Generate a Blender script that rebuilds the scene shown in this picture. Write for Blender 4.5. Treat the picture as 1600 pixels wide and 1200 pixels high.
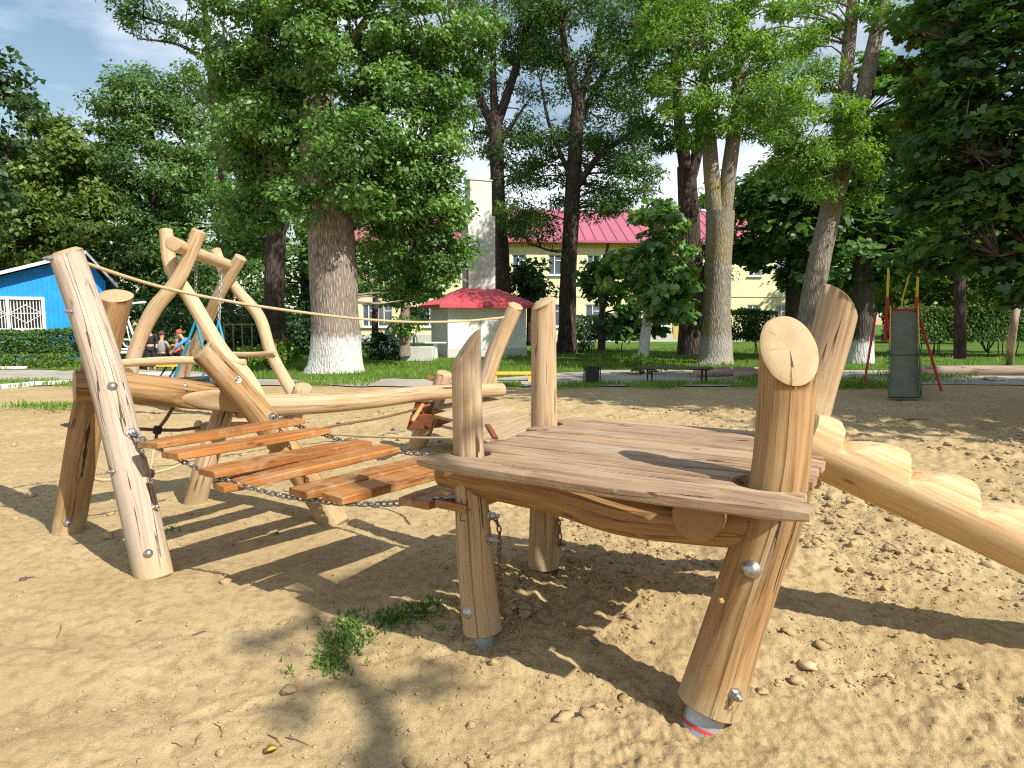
import bpy, bmesh, math, random
import numpy as np
from mathutils import Vector, Matrix
for o in list(bpy.data.objects): bpy.data.objects.remove(o)
S = bpy.context.scene
COL = S.collection
R = math.radians

# ---------------------------------------------------------------- camera
F, HZ, EYE = 1080.0, 495.0, 1.55          # focal length in photo pixels, horizon row, eye height
TH = math.atan((600 - HZ) / F); CT, ST = math.cos(TH), math.sin(TH)
cam = bpy.data.objects.new('camera', bpy.data.cameras.new('camera'))
COL.objects.link(cam); S.camera = cam
cam.location = (0, 0, EYE); cam.rotation_euler = (math.pi/2 - TH, 0, 0)
cam.data.sensor_width = 36; cam.data.lens = 36 * F / 1600
cam.data.clip_start = .05; cam.data.clip_end = 2000
# ---------------------------------------------------------------- light
SUN_AZ, SUN_EL = 50.0, 42.0               # degrees to the right of straight behind the camera; height
sd = np.array([math.sin(R(SUN_AZ))*math.cos(R(SUN_EL)), -math.cos(R(SUN_AZ))*math.cos(R(SUN_EL)), math.sin(R(SUN_EL))])
W = bpy.data.worlds.new('World'); S.world = W; W.use_nodes = True
sun = bpy.data.objects.new('sun', bpy.data.lights.new('sun', 'SUN')); COL.objects.link(sun)
sun.data.energy = 5.0; sun.data.angle = R(.53); sun.data.color = (1, .945, .855)
sun.rotation_euler = Vector(sd).to_track_quat('Z', 'Y').to_euler()
sun.location = (20, -25, 40)
S.view_settings.view_transform = 'Standard'; S.view_settings.look = 'None'
S.view_settings.exposure = .50; S.view_settings.gamma = 1
S.view_settings.use_curve_mapping = False
S.cycles.use_denoising = False; S.cycles.pixel_filter_type = 'BLACKMAN_HARRIS'; S.cycles.filter_width = 1.2; S.cycles.use_adaptive_sampling = False
S.cycles.max_bounces = 7; S.cycles.diffuse_bounces = 4; S.cycles.glossy_bounces = 2
S.cycles.transmission_bounces = 3; S.cycles.transparent_max_bounces = 4
S.cycles.sample_clamp_indirect = 6

def world():
    nt = W.node_tree; nt.nodes.clear(); n = nt.nodes.new; L = nt.links.new
    out = n('ShaderNodeOutputWorld'); bg = n('ShaderNodeBackground')
    sky = n('ShaderNodeTexSky'); sky.sky_type = 'NISHITA'; sky.sun_disc = False
    sky.sun_elevation = R(SUN_EL); sky.sun_rotation = R(180 - SUN_AZ)
    sky.air_density = 1.5; sky.dust_density = .3; sky.ozone_density = 1.8
    tc = n('ShaderNodeTexCoord'); mp = n('ShaderNodeMapping'); mp.inputs['Scale'].default_value = (1.0, 1.0, 2.6)
    mp.inputs['Location'].default_value = (.1, .45, .35)
    no = n('ShaderNodeTexNoise'); no.inputs['Scale'].default_value = 3.0; no.inputs['Detail'].default_value = 8; no.inputs['Roughness'].default_value = .55
    cr = n('ShaderNodeValToRGB'); cr.color_ramp.elements[0].position = .42; cr.color_ramp.elements[1].position = .68
    mx = n('ShaderNodeMix'); mx.data_type = 'RGBA'
    mx.inputs[7].default_value = (9.8, 10.3, 11.2, 1)
    L(tc.outputs['Generated'], mp.inputs['Vector']); L(mp.outputs['Vector'], no.inputs['Vector'])
    L(no.outputs['Fac'], cr.inputs['Fac']); L(cr.outputs['Color'], mx.inputs[0])
    L(sky.outputs['Color'], mx.inputs[6]); L(mx.outputs[2], bg.inputs['Color'])
    bg.inputs['Strength'].default_value = .088
    L(bg.outputs['Background'], out.inputs['Surface'])
world()

# ---------------------------------------------------------------- pixel -> place
def ray(px, py):
    u = (px - 800) / F; v = (600 - py) / F
    return np.array([u, CT + v*ST, -ST + v*CT])
def at(px, py, Y):
    r = ray(px, py); return np.array([0, 0, EYE]) + r * (Y / r[1])
def gnd(px, py, z=0.0):
    r = ray(px, py); return np.array([0, 0, EYE]) + r * ((z - EYE) / r[2])
def proj(P):
    P = np.asarray(P, float) - [0, 0, EYE]
    d = P[..., 1]*CT - P[..., 2]*ST; v = P[..., 1]*ST + P[..., 2]*CT
    return np.stack([800 + F*P[..., 0]/d, 600 - F*v/d], -1)
def unit(v):
    v = np.asarray(v, float); return v / max(1e-9, np.linalg.norm(v))

# ---------------------------------------------------------------- noise
def _h(ix, iy, iz, seed):
    n = (ix.astype(np.int64)*374761393 + iy.astype(np.int64)*668265263 + iz.astype(np.int64)*2147483647 + seed*1274126177) & 0xffffffff
    n = ((n ^ (n >> 13)) * 1274126177) & 0xffffffff
    n = n ^ (n >> 16)
    return (n & 0xffff) / 65535.0
def vnoise(x, y, z=0.0, seed=0):
    x, y, z = np.broadcast_arrays(np.asarray(x, float), np.asarray(y, float), np.asarray(z, float))
    ix, iy, iz = np.floor(x), np.floor(y), np.floor(z); fx, fy, fz = x-ix, y-iy, z-iz
    fx, fy, fz = [f*f*(3-2*f) for f in (fx, fy, fz)]
    r = 0
    for a in (0, 1):
        for b in (0, 1):
            for c in (0, 1):
                w = (fx if a else 1-fx)*(fy if b else 1-fy)*(fz if c else 1-fz)
                r = r + w*_h(ix+a, iy+b, iz+c, seed)
    return r*2 - 1
def fbm(x, y, oct=4, seed=0, gain=.5):
    r, a, f = 0, 1, 1.0
    for i in range(oct):
        r = r + a*vnoise(x*f + 17.3*i, y*f - 9.1*i, 0, seed+i); a *= gain; f *= 2.03
    return r
def sst(a, b, x):
    t = np.clip((x-a)/(b-a), 0, 1); return t*t*(3-2*t)

# ---------------------------------------------------------------- objects
def tag(o, label=None, cat=None, group=None, kind=None):
    if label: o['label'] = label
    if cat: o['category'] = cat
    if group: o['group'] = group
    if kind: o['kind'] = kind
    return o
def empty(name, loc, label, cat, group=None):
    o = bpy.data.objects.new(name, None); COL.objects.link(o); o.location = [float(v) for v in loc]
    o.empty_display_size = .2
    bpy.context.view_layer.update()
    return tag(o, label, cat, group)
def link(name, me, parent=None, mats=(), loc=None):
    o = bpy.data.objects.new(name, me); COL.objects.link(o)
    for m in mats: me.materials.append(m) if m.name not in me.materials else None
    if loc is not None: o.location = [float(v) for v in loc]
    if parent is not None:
        o.parent = parent
        o.matrix_parent_inverse = Matrix.Translation(-Vector(world_loc(parent)))
    return o
def world_loc(o):
    v = Vector(o.location)
    if o.parent is not None:
        v = Vector(world_loc(o.parent)) + v + o.matrix_parent_inverse.translation
    return v
def mesh_fast(name, V, polys=None, tris=None, quads=None, smooth=False, mi=None):
    """mesh from numpy arrays; tris (n,3) and/or quads (n,4)"""
    me = bpy.data.meshes.new(name); V = np.asarray(V, np.float32)
    loops, starts, k = [], [], 0
    for a in (tris, quads):
        if a is None or len(a) == 0: continue
        a = np.asarray(a, np.int32); w = a.shape[1]
        loops.append(a.ravel()); starts.append(k + np.arange(len(a))*w); k += a.size
    loops = np.concatenate(loops); starts = np.concatenate(starts)
    me.vertices.add(len(V)); me.vertices.foreach_set('co', V.ravel())
    me.loops.add(len(loops)); me.loops.foreach_set('vertex_index', loops.astype(np.int32))
    me.polygons.add(len(starts)); me.polygons.foreach_set('loop_start', starts.astype(np.int32))
    if smooth: me.polygons.foreach_set('use_smooth', np.ones(len(starts), bool))
    if mi is not None: me.polygons.foreach_set('material_index', np.asarray(mi, np.int32))
    me.update(calc_edges=True); me.validate()
    return me
def attr_f(me, name, vals):
    a = me.attributes.new(name, 'FLOAT', 'POINT'); a.data.foreach_set('value', np.asarray(vals, np.float32))
def attr_v(me, name, vals):
    a = me.attributes.new(name, 'FLOAT_VECTOR', 'POINT'); a.data.foreach_set('vector', np.asarray(vals, np.float32).ravel())
class MB:
    """collects boxes, tubes, polygons into one mesh"""
    def __init__(s): s.V, s.P = [], []
    def box(s, c, d, ax=None, mi=0):
        ax = np.eye(3) if ax is None else np.asarray(ax, float)
        c = np.asarray(c, float); d = np.asarray(d, float)/2; b = len(s.V)
        for i in (-1, 1):
            for j in (-1, 1):
                for k in (-1, 1): s.V.append(c + ax[0]*d[0]*i + ax[1]*d[1]*j + ax[2]*d[2]*k)
        for f in ((0,1,3,2),(4,6,7,5),(0,4,5,1),(2,3,7,6),(0,2,6,4),(1,5,7,3)): s.P.append(([b+i for i in f], mi))
        return s
    def poly(s, pts, mi=0):
        b = len(s.V); s.V += [np.asarray(p, float) for p in pts]; s.P.append((list(range(b, b+len(pts))), mi)); return s
    def prism(s, pts, vec, mi=0):
        b = len(s.V); n = len(pts); vec = np.asarray(vec, float)
        s.V += [np.asarray(p, float) for p in pts] + [np.asarray(p, float)+vec for p in pts]
        s.P.append((list(range(b, b+n))[::-1], mi)); s.P.append((list(range(b+n, b+2*n)), mi))
        for i in range(n): s.P.append(([b+i, b+(i+1) % n, b+n+(i+1) % n, b+n+i], mi))
        return s
    def tube(s, pts, r, n=8, mi=0, cap=True, closed=False):
        pts = [np.asarray(p, float) for p in pts]; m = len(pts)
        r = [r]*m if np.isscalar(r) else r
        b = len(s.V); nrm = None
        for i in range(m):
            if closed: t = unit(pts[(i+1) % m] - pts[i-1])
            else: t = unit(pts[min(i+1, m-1)] - pts[max(i-1, 0)])
            if nrm is None:
                h = np.array([0, 0, 1.]) if abs(t[2]) < .9 else np.array([1., 0, 0]); nrm = unit(np.cross(t, h))
            nrm = unit(nrm - t*np.dot(nrm, t)); bi = np.cross(t, nrm)
            for k in range(n):
                a = 2*math.pi*k/n; s.V.append(pts[i] + r[i]*(nrm*math.cos(a) + bi*math.sin(a)))
        for i in range(m if closed else m-1):
            j = (i+1) % m
            for k in range(n):
                k2 = (k+1) % n; s.P.append(([b+i*n+k, b+i*n+k2, b+j*n+k2, b+j*n+k], mi))
        if cap and not closed:
            s.P.append(([b+k for k in range(n)][::-1], mi)); s.P.append(([b+(m-1)*n+k for k in range(n)], mi))
        return s
    def build(s, name, mats, parent=None, loc=None, smooth=False, bevel=0):
        """vertices are world coordinates; the object's origin sits at loc or at the mean"""
        V = np.array(s.V); o = np.asarray(loc, float) if loc is not None else np.append(V[:, :2].mean(0), V[:, 2].min())
        me = bpy.data.meshes.new(name); me.from_pydata((V-o).tolist(), [], [p for p, _ in s.P])
        if not isinstance(mats, (list, tuple)): mats = [mats]
        for m in mats: me.materials.append(m)
        me.polygons.foreach_set('material_index', [m for _, m in s.P])
        bm = bmesh.new(); bm.from_mesh(me); bmesh.ops.recalc_face_normals(bm, faces=bm.faces); 
        if bevel: bmesh.ops.bevel(bm, geom=list(bm.edges), offset=bevel, segments=2, affect='EDGES', profile=.6, clamp_overlap=True)
        bm.to_mesh(me); bm.free()
        if smooth: me.polygons.foreach_set('use_smooth', [True]*len(me.polygons))
        return link(name, me, parent, (), o)

# ---------------------------------------------------------------- materials
class NT:
    def __init__(s, name):
        s.m = bpy.data.materials.new(name); s.m.use_nodes = True; s.t = s.m.node_tree; s.t.nodes.clear()
        s.out = s.n('ShaderNodeOutputMaterial')
    def n(s, ty, props=None, **ins):
        nd = s.t.nodes.new(ty)
        for k, v in (props or {}).items(): setattr(nd, k, v)
        for k, v in ins.items(): s.set(nd.inputs[int(k[1:])] if k[0] == '_' else nd.inputs[k.replace('_', ' ')], v)
        return nd
    def set(s, sock, v):
        if isinstance(v, bpy.types.NodeSocket): s.t.links.new(v, sock)
        elif isinstance(v, bpy.types.Node): s.t.links.new(v.outputs[0], sock)
        else:
            if isinstance(v, (tuple, list)) and len(v) == 3 and sock.type == 'RGBA': v = (*v, 1)
            sock.default_value = v
    def math(s, op, a, b=0.0, clamp=False):
        return s.n('ShaderNodeMath', {'operation': op, 'use_clamp': clamp}, _0=a, _1=b).outputs[0]
    def noise(s, vec, scale=1, detail=4, rough=.5, dist=0):
        nd = s.n('ShaderNodeTexNoise', Scale=scale, Detail=detail, Roughness=rough, Distortion=dist); s.set(nd.inputs['Vector'], vec); return nd.outputs['Fac']
    def map(s, vec, sc, loc=(0, 0, 0)):
        nd = s.n('ShaderNodeMapping'); s.set(nd.inputs['Vector'], vec); nd.inputs['Scale'].default_value = sc; nd.inputs['Location'].default_value = loc; return nd.outputs[0]
    def ramp(s, fac, stops):
        nd = s.n('ShaderNodeValToRGB', Fac=fac); e = nd.color_ramp.elements
        while len(e) < len(stops): e.new(.5)
        for i, (p, c) in enumerate(stops):
            e[i].position = p; e[i].color = (c, c, c, 1) if np.isscalar(c) else (*c, 1)
        return nd.outputs[0]
    def mix(s, f, a, b, mode='MIX'):
        nd = s.n('ShaderNodeMix', {'data_type': 'RGBA', 'blend_type': mode}); s.set(nd.inputs[0], f); s.set(nd.inputs[6], a); s.set(nd.inputs[7], b); return nd.outputs[2]
    def bump(s, h, strength=.5, dist=.01):
        return s.n('ShaderNodeBump', Height=h, Strength=strength, Distance=dist).outputs[0]
    def pbr(s, col, rough=.7, normal=None, metal=0, spec=.3):
        nd = s.n('ShaderNodeBsdfPrincipled'); s.set(nd.inputs['Base Color'], col); s.set(nd.inputs['Roughness'], rough)
        nd.inputs['Metallic'].default_value = metal; nd.inputs['Specular IOR Level'].default_value = spec
        if normal is not None: s.set(nd.inputs['Normal'], normal)
        s.t.links.new(nd.outputs[0], s.out.inputs[0]); return nd

def mat_plain(name, col, rough=.6, metal=0, var=.12, scale=8, bump=.15, spec=.3):
    t = NT(name); pos = t.n('ShaderNodeTexCoord').outputs['Object']
    f = t.noise(pos, scale, 5, .6)
    c = t.ramp(f, [(.25, tuple(v*(1-var*1.6) for v in col)), (.5, col), (.75, tuple(min(1, v*(1+var)) for v in col))])
    t.pbr(c, rough, t.bump(t.noise(pos, scale*6, 4), bump, .005), metal, spec); return t.m

def mat_wood(name, light, mid, dark, coord='gr', crack=.6, rough=.75, patch=None, spec=.25, fine=1.0, pscale=2.2, bump=.35, knots=True, vary=.86, dirt=False):
    t = NT(name); rnd = t.n('ShaderNodeObjectInfo').outputs['Random']
    if coord == 'gr':
        v = t.n('ShaderNodeAttribute', {'attribute_name': 'gr'}).outputs['Vector']
    else:
        v = t.n('ShaderNodeTexCoord').outputs['Object']
    off = t.n('ShaderNodeCombineXYZ', X=t.math('MULTIPLY', rnd, 37.0), Y=t.math('MULTIPLY', rnd, 61.0), Z=t.math('MULTIPLY', rnd, 23.0)).outputs[0]
    v = t.n('ShaderNodeVectorMath', {'operation': 'ADD'}, _0=v, _1=off).outputs[0]
    if coord != 'gr':   # planks run along local x
        sep = t.n('ShaderNodeSeparateXYZ', Vector=v); v = t.n('ShaderNodeCombineXYZ', X=sep.outputs[1], Y=sep.outputs[2], Z=sep.outputs[0]).outputs[0]
    wob = t.noise(v, 3.0, 3); wv = t.n('ShaderNodeVectorMath', {'operation': 'SCALE'}, _0=t.n('ShaderNodeCombineXYZ', X=wob, Y=wob, Z=0.0).outputs[0]); wv.inputs['Scale'].default_value = .02
    v2 = t.n('ShaderNodeVectorMath', {'operation': 'ADD'}, _0=v, _1=wv.outputs[0]).outputs[0]
    g1 = t.noise(t.map(v2, (34*fine, 34*fine, 1.3)), 1, 6, .62)
    g2 = t.noise(t.map(v2, (130*fine, 130*fine, 4)), 1, 4, .6)
    big = t.noise(t.map(v, (pscale, pscale, pscale*.45)), 1, 4, .55)
    g = t.math('ADD', t.math('MULTIPLY', g1, .7), t.math('MULTIPLY', g2, .3))
    c = t.ramp(g, [(.36, dark), (.465, mid), (.60, light)])
    c = t.mix(t.ramp(big, [(.40, 0.0), (.66, .75)]), c, t.mix(.55, c, mid), 'MIX')
    c = t.mix(t.ramp(big, [(.30, .55), (.46, 0.0)]), c, tuple(a*.72+b*.28 for a, b in zip(dark, mid)), 'MIX')
    if patch:
        pn = t.noise(t.map(v, (3.3, 3.3, 1.1), (5, 3, 9)), 1, 6, .65)
        c = t.mix(t.ramp(pn, [(.56, 0.0), (.70, .75)]), c, patch)
    k = t.noise(t.map(v2, (16, 16, .42), (3, 7, 1)), 1, 2, .4)
    km = t.math('LESS_THAN', t.math('ABSOLUTE', t.math('SUBTRACT', k, .5)), .0085)
    gate = t.ramp(t.noise(t.map(v, (5, 5, 1.4), (8, 1, 4)), 1, 2), [(.47, 0.0), (.53, 1.0)])
    km = t.math('MULTIPLY', t.math('MULTIPLY', km, gate), crack)
    c = t.mix(km, c, tuple(x*.16 for x in dark))
    hgt = t.math('SUBTRACT', g, t.math('MULTIPLY', km, 2.0))
    if knots:
        vo = t.n('ShaderNodeTexVoronoi', Scale=1.0); t.set(vo.inputs['Vector'], t.map(v, (6.5, 6.5, 2.3), (2, 5, 3)))
        kn = t.ramp(vo.outputs['Distance'], [(.04, .7), (.11, 0.0)])
        c = t.mix(kn, c, tuple(x*.42 for x in dark))
    c = t.mix(1.0, c, t.ramp(rnd, [(0.0, vary), (1.0, 1.08)]), 'MULTIPLY')
    if dirt:   # sand stuck to the foot of a post, dust on a board
        if coord == 'gr':
            pz = t.n('ShaderNodeSeparateXYZ', Vector=t.n('ShaderNodeNewGeometry').outputs['Position']).outputs[2]
            dm = t.ramp(t.math('ADD', pz, t.math('MULTIPLY', t.math('SUBTRACT', t.noise(t.map(v, (9, 9, 6)), 1, 5, .7), .5), .55)), [(.02, .8), (.20, 0.0)])
        else: dm = t.ramp(t.noise(t.n('ShaderNodeNewGeometry').outputs['Position'], 7.0, 7, .7), [(.50, 0.0), (.68, .55)])
        c = t.mix(dm, c, (.44, .335, .19))
    t.pbr(c, t.ramp(g, [(.3, min(1, rough+.1)), (.7, rough-.08)]), t.bump(hgt, bump, .006), 0, spec); return t.m

def mat_endgrain(name, light, dark):
    t = NT(name); rnd = t.n('ShaderNodeObjectInfo').outputs['Random']
    v = t.n('ShaderNodeAttribute', {'attribute_name': 'gr'}).outputs['Vector']
    sep = t.n('ShaderNodeSeparateXYZ', Vector=v); flat = t.n('ShaderNodeCombineXYZ', X=sep.outputs[0], Y=sep.outputs[1], Z=t.math('MULTIPLY', rnd, 9.0)).outputs[0]
    wob = t.noise(flat, 11, 3)
    l = t.n('ShaderNodeVectorMath', {'operation': 'LENGTH'}, _0=t.n('ShaderNodeCombineXYZ', X=sep.outputs[0], Y=sep.outputs[1], Z=0.0).outputs[0]).outputs['Value']
    rr = t.math('ADD', t.math('MULTIPLY', l, 620.0), t.math('MULTIPLY', wob, 14.0))
    ring = t.math('MULTIPLY', t.math('ADD', t.math('SINE', rr), 1.0), .5)
    blot = t.noise(flat, 16, 5, .6)
    c = t.mix(t.math('MULTIPLY', ring, .17), light, dark)
    c = t.mix(t.ramp(blot, [(.4, 0.0), (.75, .6)]), c, dark)
    ang = t.math('ADD', t.math('ARCTAN2', sep.outputs[1], sep.outputs[0]), t.math('MULTIPLY', rnd, 6.0))
    an = t.noise(t.n('ShaderNodeCombineXYZ', X=t.math('MULTIPLY', t.math('SINE', ang), 2.6), Y=t.math('MULTIPLY', t.math('COSINE', ang), 2.6), Z=t.math('MULTIPLY', wob, .30)).outputs[0], 1.0, 3)
    km = t.math('LESS_THAN', t.math('ABSOLUTE', t.math('SUBTRACT', an, .60)), t.math('SUBTRACT', .0055, t.math('MULTIPLY', l, .03)))
    c = t.mix(t.math('MULTIPLY', km, .8), c, tuple(x*.25 for x in dark))
    t.pbr(c, .8, t.bump(t.math('SUBTRACT', t.math('ADD', t.math('MULTIPLY', ring, .3), blot), km), .3, .003), 0, .2); return t.m

def mat_leaf(name, c0, c1, c2, trans=.38, tcol=(1.35, 1.5, .55), gloss=.10, grough=.5):
    t = NT(name); a = t.n('ShaderNodeAttribute', {'attribute_name': 'tint'}).outputs['Fac']
    pos = t.n('ShaderNodeTexCoord').outputs['Object']
    c = t.ramp(a, [(0.0, c0), (.5, c1), (.93, c2), (1.0, tuple(min(1, v*1.5) for v in c2))])
    c = t.mix(t.ramp(t.noise(pos, .55, 3), [(.35, .3), (.65, 0.0)]), c, tuple(v*.9 for v in c0))
    d = t.n('ShaderNodeBsdfDiffuse', Color=c)
    tr = t.n('ShaderNodeBsdfTranslucent', Color=t.mix(1.0, c, tcol, 'MULTIPLY'))
    g = t.n('ShaderNodeBsdfGlossy', Color=(.85, .95, 1), Roughness=grough)
    m1 = t.n('ShaderNodeMixShader'); t.set(m1.inputs[0], trans); t.set(m1.inputs[1], d.outputs[0]); t.set(m1.inputs[2], tr.outputs[0])
    m2 = t.n('ShaderNodeMixShader'); t.set(m2.inputs[0], gloss*.30); t.set(m2.inputs[1], m1.outputs[0]); t.set(m2.inputs[2], g.outputs[0])
    t.t.links.new(m2.outputs[0], t.out.inputs[0]); return t.m

def mat_bark(name, light, dark, white=0.0, wz=0.0, moss=None, scale=1.0):
    """white: strength of whitewash below world height wz"""
    t = NT(name); v = t.n('ShaderNodeAttribute', {'attribute_name': 'gr'}).outputs['Vector']
    pos = t.n('ShaderNodeNewGeometry').outputs['Position']; z = t.n('ShaderNodeSeparateXYZ', Vector=pos).outputs[2]
    vo = t.n('ShaderNodeTexVoronoi', {'feature': 'DISTANCE_TO_EDGE'}, Scale=1.0); t.set(vo.inputs['Vector'], t.map(v, (15*scale, 15*scale, 2.6*scale)))
    n1 = t.noise(t.map(v, (22*scale, 22*scale, 4*scale)), 1, 6, .7)
    h = t.math('ADD', t.math('MULTIPLY', t.math('MINIMUM', vo.outputs[0], .35), 1.6), t.math('MULTIPLY', n1, .6))
    c = t.ramp(h, [(.22, tuple(x*.45 for x in dark)), (.42, dark), (.8, light)])
    big = t.noise(pos, .9, 4)
    c = t.mix(t.ramp(big, [(.4, 0.0), (.65, .5)]), c, tuple(a*.5+b*.5 for a, b in zip(light, dark)))
    if moss: c = t.mix(t.ramp(t.noise(pos, 1.1, 5, .65), [(.50, 0.0), (.62, .8)]), c, moss)
    if white:
        edge = t.math('ADD', z, t.math('MULTIPLY', t.math('SUBTRACT', t.noise(pos, 9, 6, .75), .5), .8))
        wm = t.math('MULTIPLY', t.ramp(t.math('SUBTRACT', edge, wz-.5), [(.38, 1.0), (.62, 0.0)]), white)
        wear = t.ramp(t.math('ADD', t.math('MULTIPLY', h, .6), t.math('MULTIPLY', t.noise(pos, 6, 5, .7), .6)), [(.32, .15), (.56, 1.0)])
        c = t.mix(t.math('MULTIPLY', wm, wear), c, (.66, .645, .61))
    t.pbr(c, .92, t.bump(h, .9, .035), 0, .15); return t.m

WOOD = mat_wood('peeled_wood', (.42, .265, .125), (.295, .168, .066), (.12, .056, .02), patch=(.43, .36, .28), dirt=True, pscale=3.0, crack=.9)
WOODG = mat_wood('weathered_wood', (.50, .365, .23), (.395, .265, .145), (.19, .11, .055), patch=(.40, .35, .29), crack=.9, dirt=True, pscale=3.0)
WOODL = mat_wood('sun_bleached_wood', (.58, .475, .37), (.475, .375, .28), (.28, .20, .135), patch=(.44, .39, .33), crack=.9, dirt=True, pscale=3.0)
WOODD = mat_wood('stained_wood', (.40, .235, .10), (.29, .15, .055), (.14, .066, .024), crack=.5, patch=(.36, .26, .16))
END = mat_endgrain('end_grain', (.48, .345, .20), (.34, .215, .11))
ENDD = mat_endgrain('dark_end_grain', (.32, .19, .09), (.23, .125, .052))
ORANGE = mat_wood('orange_stain', (.45, .20, .058), (.33, .122, .028), (.14, .044, .010), coord='obj', rough=.5, spec=.4, fine=.55, crack=.5, bump=.3, vary=.70, dirt=True)
DECK = mat_wood('deck_wood', (.48, .35, .23), (.36, .23, .135), (.16, .088, .045), coord='obj', rough=.85, fine=.55, crack=1.0, patch=(.42, .37, .31), pscale=1.6, bump=.9, vary=.74, dirt=True)
REDBROWN = mat_wood('red_brown_board', (.22, .085, .035), (.17, .06, .024), (.09, .028, .012), coord='obj', rough=.6, fine=.7)
STEEL = mat_plain('steel', (.42, .41, .40), .32, .9, .2, 60, .05)
GALV = mat_plain('galvanised_steel', (.38, .42, .45), .5, .55, .15, 30, .1)
CHAINM = mat_plain('chain_steel', (.30, .28, .26), .42, .85, .25, 50, .05)
RUST = mat_plain('rusty_chain', (.20, .13, .09), .65, .5, .35, 60, .1)
ROPE = mat_plain('hemp_rope', (.50, .38, .22), .9, 0, .2, 90, .5)
ROPED = mat_plain('brown_rope', (.17, .10, .055), .9, 0, .25, 90, .5)
BLACK = mat_plain('black_rubber', (.02, .02, .022), .6)
PENCIL = mat_plain('dark_mark', (.035, .022, .015), .8)

def catmull(pts, rad, step):
    P = np.array(pts, float); n = len(P); rad = np.array([rad]*n if np.isscalar(rad) else rad, float)
    Q = np.vstack([2*P[0]-P[1], P, 2*P[-1]-P[-2]]); rr = np.concatenate([[rad[0]], rad, [rad[-1]]])
    out, ro = [], []
    for i in range(n-1):
        m = max(2, int(np.linalg.norm(P[i+1]-P[i])/step))
        for k in range(m + (i == n-2)):
            t = k/m; w = .5*np.array([-t+2*t*t-t**3, 2-5*t*t+3*t**3, t+4*t*t-3*t**3, -t*t+t**3])
            out.append(w @ Q[i:i+4]); ro.append(w @ rr[i:i+4])
    return np.array(out), np.array(ro)

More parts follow.
